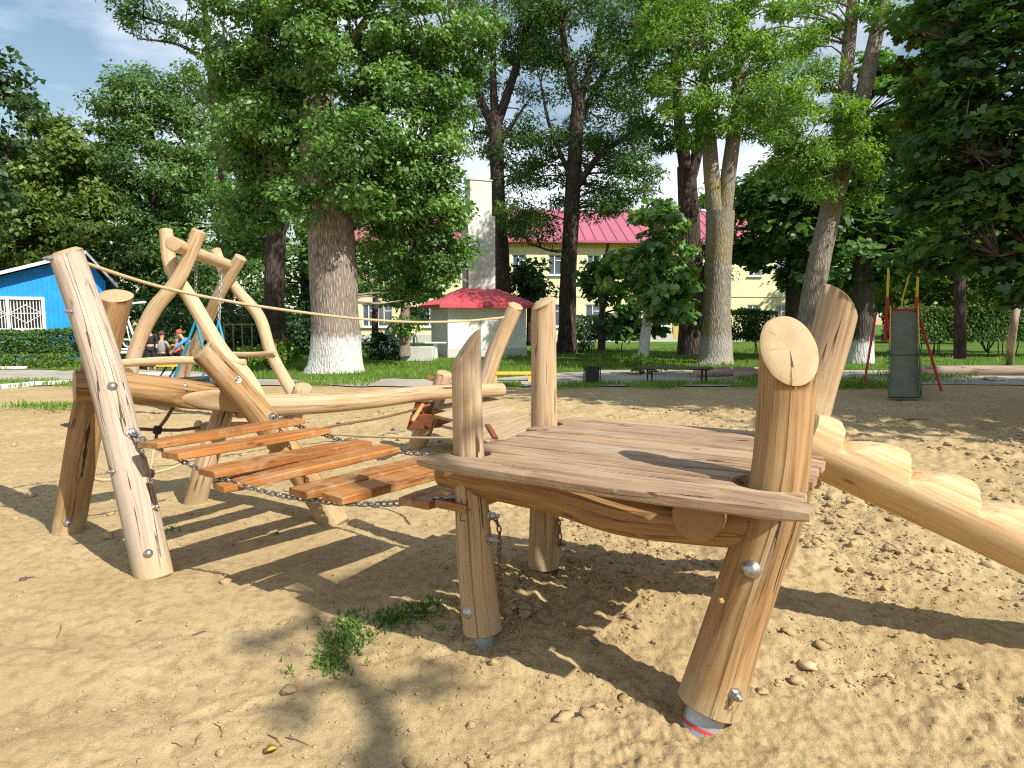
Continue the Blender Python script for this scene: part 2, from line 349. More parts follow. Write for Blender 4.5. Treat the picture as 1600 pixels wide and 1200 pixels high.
SURF = {}
def log(name, pts, rad, parent=None, mats=None, n=28, c0=None, c1=None, wob=.035, seed=0, crack=None, step=.05, bev=.012, shape=None, loc=None, facet=.012):
    P, rr = catmull(pts, rad, step); m0 = len(P)
    t0 = unit(P[1]-P[0]); t1 = unit(P[-1]-P[-2]); e0, e1_ = P[0].copy(), P[-1].copy()
    n0 = -t0 if c0 is None else unit(c0); n1 = t1 if c1 is None else unit(c1)
    if c0 is not None: P = np.vstack([[e0 - t0*rr[0]*1.8, e0 - t0*rr[0]*.9], P]); rr = np.concatenate([[rr[0]]*2, rr])
    if c1 is not None: P = np.vstack([P, [e1_ + t1*rr[-1]*.9, e1_ + t1*rr[-1]*1.8]]); rr = np.concatenate([rr, [rr[-1]]*2])
    m = len(P); s = np.concatenate([[0], np.cumsum(np.linalg.norm(np.diff(P, axis=0), axis=1))])
    th = np.linspace(0, 2*math.pi, n, endpoint=False); dep = np.zeros(n)
    if crack:
        d = crack[4] if len(crack) > 4 else .03
        th = np.sort(np.concatenate([th[np.abs((th-crack[0]+math.pi) % (2*math.pi)-math.pi) > d*1.6], [crack[0]-d, crack[0], crack[0]+d]])); n = len(th)
        ci = int(np.argmin(np.abs(th-crack[0])))
    V = np.zeros((m, n, 3)); G = np.zeros((m, n, 3)); nrm = None
    for i in range(m):
        t = unit(P[min(i+1, m-1)] - P[max(i-1, 0)])
        if nrm is None:
            h = np.array([0, -1., 0]) if abs(t[1]) < .9 else np.array([0, 0, 1.]); nrm = h
        nrm = unit(nrm - t*np.dot(nrm, t)); bi = np.cross(t, nrm)
        ca, sa = np.cos(th), np.sin(th)
        r = rr[i]*(1 + wob*vnoise(ca*1.3+seed*7.1, sa*1.3, s[i]*2.2, seed) + facet*vnoise(ca*4+seed, sa*4, s[i]*1.4, seed+5))
        if shape is not None: r = r*shape(s[i]/s[-1], th, s[i])
        if crack:
            f = s[i]/s[-1]; w = np.clip((f-crack[1])/.06, 0, 1)*np.clip((crack[2]-f)/.06, 0, 1)
            r[ci] -= crack[3]*w*(.6+.4*math.sin(s[i]*9)**2)
        V[i] = P[i] + r[:, None]*(nrm*ca[:, None] + bi*sa[:, None])
        G[i] = np.stack([r*ca, r*sa, np.full(n, s[i])], -1)
        if i == 0: fr0 = (nrm.copy(), bi.copy())
    fr1 = (nrm, bi)
    for (e, nn, t) in ((e0, n0, t0), (e1_, n1, t1)):
        dd = (V-e) @ nn; msk = dd > 0
        V = np.where(msk[..., None], V - t*(dd/np.dot(t, nn))[..., None], V)
    idx = np.arange(m*n).reshape(m, n)
    q = np.stack([idx[:-1], np.roll(idx, -1, 1)[:-1], np.roll(idx, -1, 1)[1:], idx[1:]], -1).reshape(-1, 4)
    VV = [V.reshape(-1, 3)]; GG = [G.reshape(-1, 3)]; Q = [q]; T = []; mi = [np.zeros(len(q), int)]; mt = []; b = m*n
    for (ring, nn, fr, c, flip) in ((V[0], n0, fr0, e0, True), (V[-1], n1, fr1, e1_, False)):
        c = ring.mean(0); rad_ = np.linalg.norm(ring-c, axis=1).mean(); prev = None
        for k, (sc, up) in enumerate(((1, 0), (1-bev/rad_, .7), (.55, .75))):
            rv = c + (ring-c)*sc + nn*bev*up
            VV.append(rv); GG.append(np.stack([(rv-c) @ fr[0], (rv-c) @ fr[1], np.full(n, 7.)], -1))
            cur = b + np.arange(n); b += n
            if prev is not None:
                qq = np.stack([prev, np.roll(prev, -1), np.roll(cur, -1), cur], -1)
                Q.append(qq[:, ::-1] if flip else qq); mi.append(np.ones(len(qq), int))
            prev = cur
        VV.append((c + nn*bev*.75)[None]); GG.append(np.array([[0, 0, 7.]])); 
        tt = np.stack([prev, np.roll(prev, -1), np.full(n, b)], -1); b += 1
        T.append(tt[:, ::-1] if flip else tt)
    VV = np.vstack(VV); GG = np.vstack(GG); T = np.vstack(T)
    o = np.asarray(loc, float) if loc is not None else VV[:m*n].mean(0)
    me = mesh_fast(name, VV-o, tris=T, quads=np.vstack(Q), smooth=True, mi=np.concatenate([np.ones(len(T), int)]+mi))
    attr_v(me, 'gr', GG)
    if crack:
        ev = np.zeros(len(me.edges)*2, np.int32); me.edges.foreach_get('vertices', ev); ev = ev.reshape(-1, 2)
        sh_ = (ev.max(1) < m*n) & (ev[:, 0] % n == ev[:, 1] % n) & ((ev[:, 0] % n == ci-1) | (ev[:, 0] % n == ci+1))
        me.attributes.new('sharp_edge', 'BOOLEAN', 'EDGE').data.foreach_set('value', sh_)
    mats = mats or (WOOD, END)
    for x in mats: me.materials.append(x)
    ob = link(name, me, parent, (), o)
    N = V - P[:, None, :]; SURF[ob.name] = (V.reshape(-1, 3), N.reshape(-1, 3))
    return ob

def surf(ob, px, py):
    V, N = SURF[ob.name]; p = proj(V); d = np.hypot(p[:, 0]-px, p[:, 1]-py)
    nl = np.linalg.norm(N, axis=1); d = d + np.where(((np.array([0, 0, EYE]) - V)*N).sum(1) > 0, 0, 1e5) + np.where(nl < .88*np.median(nl), 1e3, 0)
    i = int(np.argmin(d)); 
    return V[i], unit(N[i])
def lathe(prof, c, ax, n=14, mi=0, mb=None):
    mb = mb or MB(); ax = unit(ax); h = np.array([0, 0, 1.]) if abs(ax[2]) < .9 else np.array([1., 0, 0])
    a = unit(np.cross(ax, h)); bb = np.cross(ax, a); b = len(mb.V); k = len(prof)
    for r, z in prof:
        for j in range(n):
            t = 2*math.pi*j/n; mb.V.append(np.asarray(c) + ax*z + r*(a*math.cos(t)+bb*math.sin(t)))
    for i in range(k-1):
        for j in range(n):
            j2 = (j+1) % n; mb.P.append(([b+i*n+j, b+i*n+j2, b+(i+1)*n+j2, b+(i+1)*n+j], mi))
    mb.P.append(([b+(k-1)*n+j for j in range(n)], mi)); mb.P.append(([b+j for j in range(n)][::-1], mi))
    return mb
def bolt(parent, ob, px, py, r=.02, nut=False, mat=None):
    p, nn = surf(ob, px, py)
    if nut: prof = [(r*1.5, -.01), (r*1.5, .006), (r, .007), (r, .03), (r*.55, .031), (r*.55, .048), (r*.3, .05)]
    else: prof = [(r*1.2, -.012), (r*1.22, .004), (r*1.05, .006), (r*.98, r*.35), (r*.78, r*.62), (r*.45, r*.8), (r*.1, r*.86)]
    return lathe(prof, p, nn, 6 if nut else 16).build('bolt', mat or STEEL, parent or ob, loc=p, smooth=not nut)
def chain(name, pts, parent, mat, pitch=.03, wire=.0048, wid=.011, seed=0):
    P = np.array(pts, float); s = np.concatenate([[0], np.cumsum(np.linalg.norm(np.diff(P, axis=0), axis=1))])
    k = max(2, int(s[-1]/pitch)); mb = MB(); rng = random.Random(seed); 
    for i in range(k):
        q0 = np.array([np.interp(i*s[-1]/k, s, P[:, j]) for j in range(3)]); q1 = np.array([np.interp((i+1)*s[-1]/k, s, P[:, j]) for j in range(3)])
        t = unit(q1-q0); c = (q0+q1)/2; h = np.array([0, 0, 1.]) if abs(t[2]) < .9 else np.array([0, 1., 0])
        a = unit(np.cross(t, h)); b = np.cross(t, a); an = rng.uniform(-.25, .25) + (math.pi/2 if i % 2 else 0) + .5
        sdir = a*math.cos(an)+b*math.sin(an); L = pitch*.5+wire*1.1-wid*.35
        loop = []
        for j in range(10):
            u = 2*math.pi*j/10; loop.append(c + t*(L*(1 if math.cos(u) > 0 else -1)*min(1, abs(math.cos(u))*1.3)) + sdir*wid*math.sin(u))
        mb.tube(loop, wire, 5, closed=True)
    return mb.build(name, mat, parent, smooth=True)
def plank(name, c, along, up, dims, mat, parent, bev=.006, warp=.0, seed=0, nx=14, prof=None):
    """board centred at c: length along local x; subdivided and slightly warped"""
    x = unit(along); z = unit(np.asarray(up) - x*np.dot(up, x)); y = np.cross(z, x); L, Wd, T = dims
    rng = np.random.RandomState(seed+3)
    xs = np.linspace(-L/2, L/2, nx); a, t = Wd/2, T/2
    pr = np.array([(-a+bev, -t), (0, -t), (a-bev, -t), (a, -t+bev), (a, t-bev), (a-bev, t), (a*.33, t), (-a*.33, t), (-a+bev, t), (-a, t-bev), (-a, -t+bev)]); n = len(pr)
    V = np.zeros((nx, n, 3)); 
    for i, xx in enumerate(xs):
        k = 1.0; 
        if i in (0, nx-1): k = 1 - bev*.8/t
        yy = pr[:, 0]*(1 - (1-k)*.25); zz = pr[:, 1]*k
        dy = warp*vnoise(xx*1.7+seed*3.3, seed*.71, 0, seed)*1.0; dz = warp*.55*vnoise(xx*1.3+seed*5.1, 4.2, 0, seed)
        e = .0016*vnoise(xx*9+np.arange(n)*7.7, seed*1.3, 0, 9)
        yb = prof(xx/L) if prof else 0
        V[i, :, 0] = xx; V[i, :, 1] = yy + dy + e - np.where(pr[:, 0] < -a*.5, yb, 0); V[i, :, 2] = zz + dz + e
    idx = np.arange(nx*n).reshape(nx, n)
    q = np.stack([idx[:-1], idx[1:], np.roll(idx, -1, 1)[1:], np.roll(idx, -1, 1)[:-1]], -1).reshape(-1, 4)
    me = bpy.data.meshes.new(name)
    me.from_pydata(V.reshape(-1, 3).tolist(), [], q.tolist() + [idx[0].tolist(), idx[-1][::-1].tolist()])
    me.materials.append(mat)
    bm = bmesh.new(); bm.from_mesh(me); bmesh.ops.recalc_face_normals(bm, faces=bm.faces); bm.to_mesh(me); bm.free()
    o = link(name, me, parent, (), c)
    o.rotation_euler = Matrix(np.stack([x, y, z], 1).tolist()).to_euler()
    return o
def cut_round(o, c, r, top, bot):
    """a real round hole through a board"""
    bm = bmesh.new(); bmesh.ops.create_cone(bm, cap_ends=True, segments=28, radius1=r, radius2=r, depth=.4)
    me = bpy.data.meshes.new('cutter'); bm.to_mesh(me); bm.free()
    k = bpy.data.objects.new('cutter', me); COL.objects.link(k); k.location = (c[0], c[1], (top+bot)/2)
    md = o.modifiers.new('hole', 'BOOLEAN'); md.operation = 'DIFFERENCE'; md.object = k; md.solver = 'EXACT'
    bpy.context.view_layer.update()
    ev = o.evaluated_get(bpy.context.evaluated_depsgraph_get()); nm = bpy.data.meshes.new_from_object(ev)
    o.modifiers.clear(); old = o.data; o.data = nm; nm.name = old.name
    bpy.data.objects.remove(k); bpy.data.meshes.remove(me)

# ================================================================ ground
YARD_FAR = 15.6
def rough(x, y):
    r = np.hypot(x, y)
    a = sst(-.9, 1.1, x + .35*fbm(x*.7, y*.7, 3, 11) - .18*(y-3)*(y < 3)) * 1.0
    b = sst(5.2, 8, r)*.55
    c = np.exp(-(((x-.35)/1.1)**2 + ((y-3.7)/.9)**2))
    return np.clip(np.maximum(np.maximum(a, b), c)*(.75+.5*fbm(x*.9, y*.9, 3, 21)), .16, 1.25)
MOUNDS = [(.25, 3.95, .55, .06), (1.15, 3.6, .6, .05), (-.7, 7.6, .7, .09), (2.4, 4.9, .9, .05), (.9, 2.0, .5, .04), (-3.0, 4.9, .5, .04), (4.5, 10.6, 1.6, .10), (7.6, 13.6, 1.2, .12), (9.5, 15, 2, .14), (-.1, 2.95, .3, .03)]
HOLES = [(-.115, 3.08, .14, .03), (.18, 3.98, .16, .035), (.70, 2.50, .16, .035), (-2.19, 4.12, .16, .02)]
FEET = [(-1.55+.31*i+.08*math.sin(i*2.3), 2.35+.20*i+(.09 if i % 2 else -.09), .55+.2*math.sin(i*1.7)) for i in range(5)] + [(-2.9+.33*i, 3.6-.16*i+(.08 if i % 2 else -.08), -.4+.15*math.sin(i*2.1)) for i in range(5)] + [(1.5+.3*i, 2.9+.22*i+(.09 if i % 2 else -.09), .65) for i in range(4)] + [(-.3+.2*i, 1.95+.05*i, 1.1+.4*i) for i in range(3)]
def gh(x, y):
    x = np.asarray(x, float); y = np.asarray(y, float); r = np.hypot(x, y)
    far = 1 - .9*sst(13, 15.5, r); ro = rough(x, y)
    h = .022*fbm(x*.8, y*.8, 3, 1) + .006*fbm(x*2.6, y*2.6, 3, 5)
    d = np.abs(vnoise(x*5.2, y*5.2, 0, 31)); d2 = np.abs(vnoise(x*11.5+3, y*11.5, 0, 33)); 
    h = h + ro*(.030*(1-d)**2*vnoise(x*2.2, y*2.2, 0, 8) + .022*(vnoise(x*7.5, y*7.5, 0, 41)) + .016*vnoise(x*17, y*17, 0, 42) + .014*(1-d2)**3 + .017*np.abs(vnoise(x*37, y*37, 0, 43)))
    h = h + (.25+.75*ro)*.0085*vnoise(x*62, y*62, 0, 44) + (.10+ro)*.006*vnoise(x*29, y*31, 0, 45)
    for (mx, my, mr, mh) in MOUNDS: h = h + mh*np.exp(-((x-mx)**2+(y-my)**2)/(mr*mr))
    for (mx, my, mr, mh) in HOLES: h = h - mh*np.exp(-((x-mx)**2+(y-my)**2)/(mr*mr))
    for (fx, fy, fa) in FEET:
        u_ = (x-fx)*math.cos(fa)+(y-fy)*math.sin(fa); v_ = -(x-fx)*math.sin(fa)+(y-fy)*math.cos(fa); q_ = (u_/.125)**2+(v_/.045)**2; h = h - .011*np.exp(-q_**2) + .006*np.exp(-((np.sqrt(q_)-1.25)/.22)**2)
    for (ax, ay, bx, by, w, a) in ((-4.5, 2.35, -.9, 2.75, .14, .018), (-4.5, 3.05, -.9, 3.45, .16, .02), (-4.5, 2.05, .5, 2.1, .10, .010)):   # soft wheel ruts
        L = math.hypot(bx-ax, by-ay); dd = ((x-ax)*(by-ay) - (y-ay)*(bx-ax))/L; al = ((x-ax)*(bx-ax)+(y-ay)*(by-ay))/L/L
        dd = dd + .05*vnoise(x*1.1, y*1.1, 0, 3)
        m = sst(-.1, .1, al)*sst(1.05, .7, al); h = h - a*m*(np.exp(-(dd/w)**2) - .6*np.exp(-((dd-w*1.9)/w)**2))
    return h*far - .012
def ground():
    a = np.concatenate([np.linspace(-180, -46, 46, endpoint=False), np.linspace(-46, 46, 520, endpoint=False), np.linspace(46, 180, 46, endpoint=False)])*math.pi/180
    r = np.concatenate([[.02, .5], np.geomspace(.9, 16, 500), np.geomspace(17, 900, 40)])
    A, Rr = np.meshgrid(a, r); X = Rr*np.sin(A); Y = Rr*np.cos(A)
    Z = gh(X, Y); V = np.stack([X, Y, Z], -1).reshape(-1, 3)
    m, n = X.shape; idx = np.arange(m*n).reshape(m, n)
    q = np.stack([idx[:-1], np.roll(idx, -1, 1)[:-1], np.roll(idx, -1, 1)[1:], idx[1:]], -1)[..., ::-1].reshape(-1, 4)
    me = mesh_fast('ground', V, quads=q, smooth=True)
    t = NT('sandy_soil'); pos = t.n('ShaderNodeNewGeometry').outputs['Position']
    n1 = t.noise(pos, 1.1, 6, .6); n2 = t.noise(pos, 14, 6, .65); n3 = t.noise(pos, 120, 4, .7)
    c = t.ramp(n1, [(.3, (.41, .30, .148)), (.5, (.465, .35, .180)), (.7, (.52, .40, .22))])
    c = t.mix(t.ramp(n2, [(.36, .8), (.53, 0.0)]), c, (.32, .225, .115))
    c = t.mix(t.ramp(n3, [(.30, .85), (.43, 0.0)]), c, (.19, .13, .065))
    c = t.mix(t.ramp(n3, [(.62, 0.0), (.8, .45)]), c, (.64, .53, .34))
    h = t.math('ADD', t.math('MULTIPLY', n2, .5), t.math('MULTIPLY', n3, .5))
    t.pbr(c, .95, t.bump(h, .9, .016), 0, .1)
    o = link('ground', me, None, (t.m,)); tag(o, kind='structure'); return t.m
SOIL = ground()

def ico(sub):
    bm = bmesh.new(); bmesh.ops.create_icosphere(bm, subdivisions=sub, radius=1)
    v = np.array([x.co[:] for x in bm.verts]); f = np.array([[x.index for x in q.verts] for q in bm.faces]); bm.free(); return v, f
def lump_mesh(name, centres, sizes, sub, seed, flat=.7, amp=.45):
    v, f = ico(sub); rng = np.random.RandomState(seed); n = len(centres); k = len(v)
    an = rng.rand(n)*6.28; ca, sa = np.cos(an), np.sin(an)
    B = np.repeat(v[None], n, 0); ph = rng.rand(n, 1)*90
    d = 1 + amp*vnoise(B[..., 0]*1.6+ph, B[..., 1]*1.6-ph, B[..., 2]*1.6, seed) + amp*.4*vnoise(B[..., 0]*4+ph, B[..., 1]*4, B[..., 2]*4, seed+2)
    B = B*d[..., None]*(np.array([1, 1, flat])*(1+.35*(rng.rand(n, 3)-.5)))[:, None, :]
    x = B[..., 0]*ca[:, None]-B[..., 1]*sa[:, None]; y = B[..., 0]*sa[:, None]+B[..., 1]*ca[:, None]
    V = np.stack([x, y, B[..., 2]], -1)*sizes[:, None, None] + centres[:, None, :]
    Fc = f[None]+(np.arange(n)*k)[:, None, None]
    return mesh_fast(name, V.reshape(-1, 3), tris=Fc.reshape(-1, 3), smooth=False)
def clods():
    rng = np.random.RandomState(5)
    for nm, cnt, lo, hi, sub, r0, r1, lab in (('soil_crumbs', 12500, .0035, .011, 1, 1.5, 8, 'crumbs'), ('soil_clods', 2600, .008, .033, 2, 1.6, 12, 'clods')):
        a = (rng.rand(cnt*9)*2-1)*R(44); r = r0*np.exp(rng.rand(cnt*9)**.8*math.log(r1/r0)); x = r*np.sin(a); y = r*np.cos(a)
        k = rng.rand(cnt*9) < np.clip(rough(x, y), 0, 1)**(.85 if nm == 'soil_crumbs' else 2.5)*sst(.30, .6, .5+.5*fbm(x*1.3, y*1.3, 3, 55)); x, y = x[k][:cnt], y[k][:cnt]
        r_ = np.hypot(x, y); s = lo*(hi/lo)**(rng.rand(len(x))**(2.2 if nm == 'soil_crumbs' else 2.9))*(1+.09*np.clip(r_-3, 0, 6))
        C = np.stack([x, y, gh(x, y)+s*.22], -1)
        o = link(nm, lump_mesh(nm, C, s, sub, 7, .62, .62), None, (SOIL,)); tag(o, 'loose sandy soil %s scattered over the bare ground' % lab, 'soil', kind='stuff')
clods()

# ================================================================ play platform
DZ = .93
FL = gnd(648, 712, DZ); FRp = gnd(1264, 796, DZ); E1 = unit(FRp-FL); LEN = np.linalg.norm(FRp-FL); E2 = np.array([-E1[1], E1[0], 0])
def U(u, v, z): return np.array([*(FL + E1*u + E2*v)[:2], z])
plat = empty('play_platform', (*U(.81, .77, 0)[:2], 0), 'low wooden play platform on four thick cut logs, its deck of dusty brown planks', 'play platform')
# posts: pixel stations with their depth
d2 = gnd(728, 705, DZ)[1]; d3 = gnd(850, 662, DZ)[1]; d1 = gnd(1222, 754, DZ)[1]; d4 = gnd(1254, 690, DZ)[1]
g1 = gnd(1102, 1122)[1]; g2 = gnd(755, 1008)[1]; g3 = gnd(850, 902)[1]; g4 = gnd(1224, 890)[1]
P1 = log('post', [at(1108, 1102, g1), at(1142, 995, g1+.02), at(1180, 880, (g1+d1)/2), at(1213, 770, d1), at(1226, 660, d1+.06), at(1233, 546, d1+.10)],
         [.124, .114, .107, .104, .104, .106], plat, (WOOD, END), n=64, c1=(-.05, -.71, .70), seed=1, crack=(R(-14), .02, .93, (.034), .032), bev=.014)
P2 = log('post', [at(754, 984, g2), at(744, 890, g2+(d2-g2)*.3), at(737, 790, g2+(d2-g2)*.7), at(731, 690, d2), at(729, 545, d2+.04)],
         [.089, .086, .077, .070, .069], plat, (WOODG, END), n=36, c1=(-.80, -.25, .62), seed=2, crack=(R(-42), .05, .55, .014, .03))
P3 = log('post', [at(850, 884, g3), at(851, 790, (g3+d3)/2), at(850, 662, d3), at(849, 474, d3+.02)],
         [.091, .086, .077, .069], plat, (WOODG, END), n=32, c1=(-.42, -.2, .88), seed=3, bev=.028)
P4 = log('post', [at(1208, 884, g4), at(1233, 790, (g4+d4)/2), at(1256, 692, d4), at(1273, 620, d4+.05), at(1300, 520, d4+.08), at(1311, 474, d4+.09)],
         [.096, .094, .094, .095, .096, .096], plat, (WOODG, END), n=32, c1=(.72, .18, .60), seed=4)
for P, px, py, rr, g in ((P1, 1099, 1128, .077, g1-.02), (P2, 756, 1012, .052, g2), (P3, 851, 900, .056, g3), (P4, 1205, 898, .06, g4)):
    c = at(px, py, g); top = np.array(SURF[P.name][0][:len(SURF[P.name][0])//6]).mean(0); ax = unit(np.array([top[0]-c[0], top[1]-c[1], (top[2]-c[2])]))
    f = lathe([(rr, -.2), (rr, .10), (rr*.97, .105)], c, ax, 24).build('steel_foot', GALV, P, smooth=False)
    if P is P1:
        REDP = mat_plain('red_paint', (.52, .06, .06), .6)
        lathe([(rr+.0015, -.022), (rr+.0015, -.008)], c, ax, 24).build('red_band', REDP, P)
lathe([(.013, -.01), (.012, .008), (.008, .016)], *surf(P1, 1124, 944), 7).build('branch_stub', WOODD, P1)
for P, px, py, r_, nut in ((P1, 1179, 880, .030, 0), (P1, 1148, 1078, .017, 1), (P2, 735, 950, .024, 0), (P2, 713, 772, .015, 1), (P2, 762, 805, .018, 1), (P2, 765, 845, .016, 1), (P3, 872, 848, .016, 1)):
    bolt(P, P, px, py, r_, nut)
# pencilled marks on the near post
mk = MB()
for st in ([(722, 787), (722, 801)], [(722, 794), (729, 793), (734, 792)], [(728, 786), (731, 797)], [(727, 806), (722, 806), (720, 810), (723, 814), (727, 811), (726, 806)], [(721, 808), (720, 802)]):
    mk.tube([surf(P2, *p)[0] + surf(P2, *p)[1]*.0005 for p in st], .0017, 5)
mk.build('pencil_mark', PENCIL, P2)
# chains hanging down beside the posts
a, na = surf(P2, 764, 802); 
chain('hanging_chain', [a+na*.02, a+na*.035+[.012, -.01, -.06], a+[.045, -.02, -.20], a+[.055, -.02, -.34], a+[.062, -.015, -.47]], P2, RUST, .027, .0042, .0095, 2)
a, na = surf(P3, 868, 808)
chain('hanging_chain', [a+na*.02, a+[.022, -.02, -.07], a+[.026, -.02, -.16]], P3, RUST, .034, .005, .011, 3)
# deck planks
rg = random.Random(4); v = 0.0; n = 9; WID = 1.545; wd = (WID - .155)/n
starts = [0, .015, .01, .03, .055, .03, -.0, -.03, .0, -.01]; ends = [0, .05, .07, .06, .075, .07, .09, .12, .14, .16]
for i in range(n+1):
    w = .155 if i == 0 else wd; gap = .020
    a, b = (0 if i == 0 else starts[i]+.02), LEN-ends[i]
    pf = (lambda t: .040*(1-(2*t)**2)) if i == 0 else None
    c = U((a+b)/2, v+w/2, DZ-.025 + (rg.uniform(-.008, .004)))
    o = plank('deck_plank', c, E1, (0, 0, 1), (b-a, w-gap, .048), DECK, plat, .009, .0022, i, 22, pf)
    for P in (P2, P3, P1, P4):
        q = SURF[P.name][0]; k = q[np.abs(q[:, 2]-DZ) < .04].mean(0); uu = (k-FL) @ E1; vv = (k-FL) @ E2
        hr = {P1.name: .130, P2.name: .094, P3.name: .094, P4.name: .115}[P.name]
        kk = k + E1*(.018 if P is not P1 else -.03)
        if v-hr < vv < v+w+hr and not (i == 0 and P is P1): cut_round(o, kk, hr, DZ+.1, DZ-.12)
    v += w
# beams below the deck
log('support_beam', [U(.00, .20, DZ-0.110), U(.22, .21, DZ-0.125), U(.6, .22, DZ-0.145), U(.9, .24, DZ-0.185), U(1.2, .28, DZ-0.185), U(1.50, .30, DZ-0.170)], [.066, .078, .083, .088, .088, .08], plat, (WOODD, END), seed=11, wob=.05)
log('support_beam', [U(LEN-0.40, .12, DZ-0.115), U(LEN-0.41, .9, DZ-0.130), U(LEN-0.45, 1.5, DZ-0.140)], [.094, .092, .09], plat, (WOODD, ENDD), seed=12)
log('support_beam', [U(.36, .42, DZ-0.140), U(.34, 1.0, DZ-0.140), U(.30, 1.52, DZ-0.140)], [.085, .085, .085], plat, (WOODD, END), seed=13)
log('support_beam', [U(-.02, 1.25, DZ-0.140), U(.9, 1.26, DZ-0.150), U(1.5, 1.27, DZ-0.140)], [.085, .09, .085], plat, (WOODD, END), seed=14)
# screw heads in the front edge
for u, vv in ((.97, -.034), (1.33, -.018), (1.0, .3), (.3, .5)):
    pass
p = U(.98, -.028, DZ-.022); lathe([(.008, -.004), (.009, .002), (.006, .004)], p, -E2, 12).build('screw', STEEL, plat, loc=p)

# ================================================================ stepped log
def stepshape(f, th, s):
    # bites out of the upper side: each step a long flat tread with a rounded nose
    up = np.clip(np.cos(th - UPA), 0, 1)**1.0
    ph = (s/STEP - STEP0) % 1.0
    d = np.interp(ph, [0, .05, .16, .45, .75, .90, .96, .985, 1.0], [.80, .80, .60, .26, .04, .02, .12, .5, .80])
    return np.minimum(1, (1-d*.88)/np.maximum(up, .05)**.55)
s0, s1 = at(1268, 690, d4-.20), at(1596, 842, 3.08); s2 = s1 + (s1-s0)*.62
ax = unit(s1-s0); nr = unit(np.array([0, -1., 0]) - ax*np.dot([0, -1., 0], ax)); bi = np.cross(ax, nr)
UPA = math.atan2(np.dot([0, 0, 1.], bi), np.dot([0, 0, 1.], nr)) - .12
PALE = mat_wood('pale_peeled_wood', (.66, .49, .30), (.56, .37, .18), (.36, .205, .08), patch=(.40, .34, .27), crack=.4, pscale=4.0)
STEP, STEP0 = .322, .43
SL = log('step_log', [s0 - (s1-s0)*.05, s0 + (s1-s0)*.5, s1, s2], [.146, .146, .148, .148], None, (PALE, END), n=56, step=.014, seed=21, wob=.055, shape=stepshape, bev=.03)
tag(SL, 'thick pale log with carved steps sloping from the platform down to the ground', 'step log')

# ================================================================ log frames and balance beams
fa = empty('log_trestle', (-2.7, 4.5, 0), 'tall frame of two crossed logs with a rope tied to the top of one', 'log frame', 'crossed log frames carrying the balance beams')
A1 = log('post', [gnd(241, 903, -.06), at(205, 745, 4.26), at(160, 565, 4.46), at(104, 396, 4.66)], [.114, .110, .109, .104], fa, (WOODL, END), n=36, c1=(-.28, -.25, .92), seed=31, bev=.035)
A2 = log('post', [gnd(104, 850, -.06), at(130, 690, 4.92), at(158, 560, 4.92), at(181, 462, 4.92)], [.104, .106, .108, .108], fa, (WOOD, END), n=32, c1=(.2, -.35, .91), seed=32)
for P, px, py, r_, nu in ((A1, 173, 601, .024, 0), (A1, 234, 864, .022, 0), (A1, 112, 488, .018, 1), (A1, 82, 406, .018, 1), (A1, 204, 679, .024, 1), (A1, 180, 738, .012, 1), (A1, 241, 787, .014, 1), (A2, 108, 814, .020, 0), (A2, 102, 668, .016, 1)): bolt(P, P, px, py, r_, nu)
B1 = log('balance_beam', [at(117, 603, 4.74), at(200, 606, 4.98), at(290, 616, 5.3), at(372, 627, 5.62)], [.108, .110, .110, .098], None, (WOOD, END), n=32, c0=(-.80, -.58, .05), c1=(.75, -.5, -.35), seed=33, wob=.05)
tag(B1, 'shorter thick balance log lying between the tall crossed frame and the middle posts', 'balance beam', 'balance beams')
B2 = log('balance_beam', [at(372, 634, 5.85), at(440, 633, 6.15), at(520, 629, 6.5), at(600, 622, 6.95), at(690, 612, 7.5), at(784, 609, 8.1)], [.102, .098, .092, .088, .082, .076], None, (WOODG, END), n=28, seed=34, wob=.06)
tag(B2, 'longer greyish balance log reaching from the middle posts to behind the platform', 'balance beam', 'balance beams')
for px, py in ((351, 603), (292, 602)): bolt(B1, B1, px, py, .014)
fm = empty('log_trestle', (-2.0, 5.6, 0), 'middle frame of crossed log posts under the joint of the balance beams', 'log frame', 'crossed log frames carrying the balance beams')
M1 = log('post', [gnd(527, 822, -.05), at(470, 735, 5.3), at(400, 640, 5.45), at(316, 548, 5.55)], [.104, .108, .106, .100], fm, (WOOD, END), n=32, c1=(-.62, -.35, .70), seed=41)
M2 = log('post', [gnd(304, 790, -.04), at(320, 730, 5.68), at(345, 655, 5.8), at(352, 632, 5.85)], [.088, .088, .086, .084], fm, (WOODG, END), n=24, seed=42)
M3 = log('post', [gnd(421, 745, -.05), at(440, 700, 6.25), at(458, 650, 6.3), at(474, 604, 6.32)], [.09, .088, .084, .078], fm, (WOODG, END), n=24, c1=(.25, -.3, .9), seed=43)
for P, px, py, r_, nu in ((M1, 375, 596, .020, 1), (M1, 424, 650, .028, 0), (M1, 487, 757, .022, 1)): bolt(P, P, px, py, r_, nu)
RL = log('rail_log', [at(308, 667, 5.95), at(400, 663, 6.4), at(450, 665, 6.7)], [.058, .06, .055], fm, (WOODG, END), n=18, seed=44)
ff = empty('log_trestle', (-.7, 7.8, 0), 'far frame of two slender leaning logs rising behind the platform', 'log frame', 'crossed log frames carrying the balance beams')
E_ = log('post', [gnd(646, 712, -.05), at(668, 655, 7.80), at(684, 618, 7.84), at(695, 583, 7.88)], [.105, .105, .098, .09], ff, (WOODG, END), n=24, c1=(.25, -.2, .94), seed=51)
D_ = log('post', [gnd(716, 706, -.05), at(740, 640, 8.15), at(760, 590, 8.25), at(775, 545, 8.3), at(806, 478, 8.35)], [.105, .105, .10, .098, .09], ff, (WOODG, END), n=24, c1=(.35, -.35, .86), seed=52)

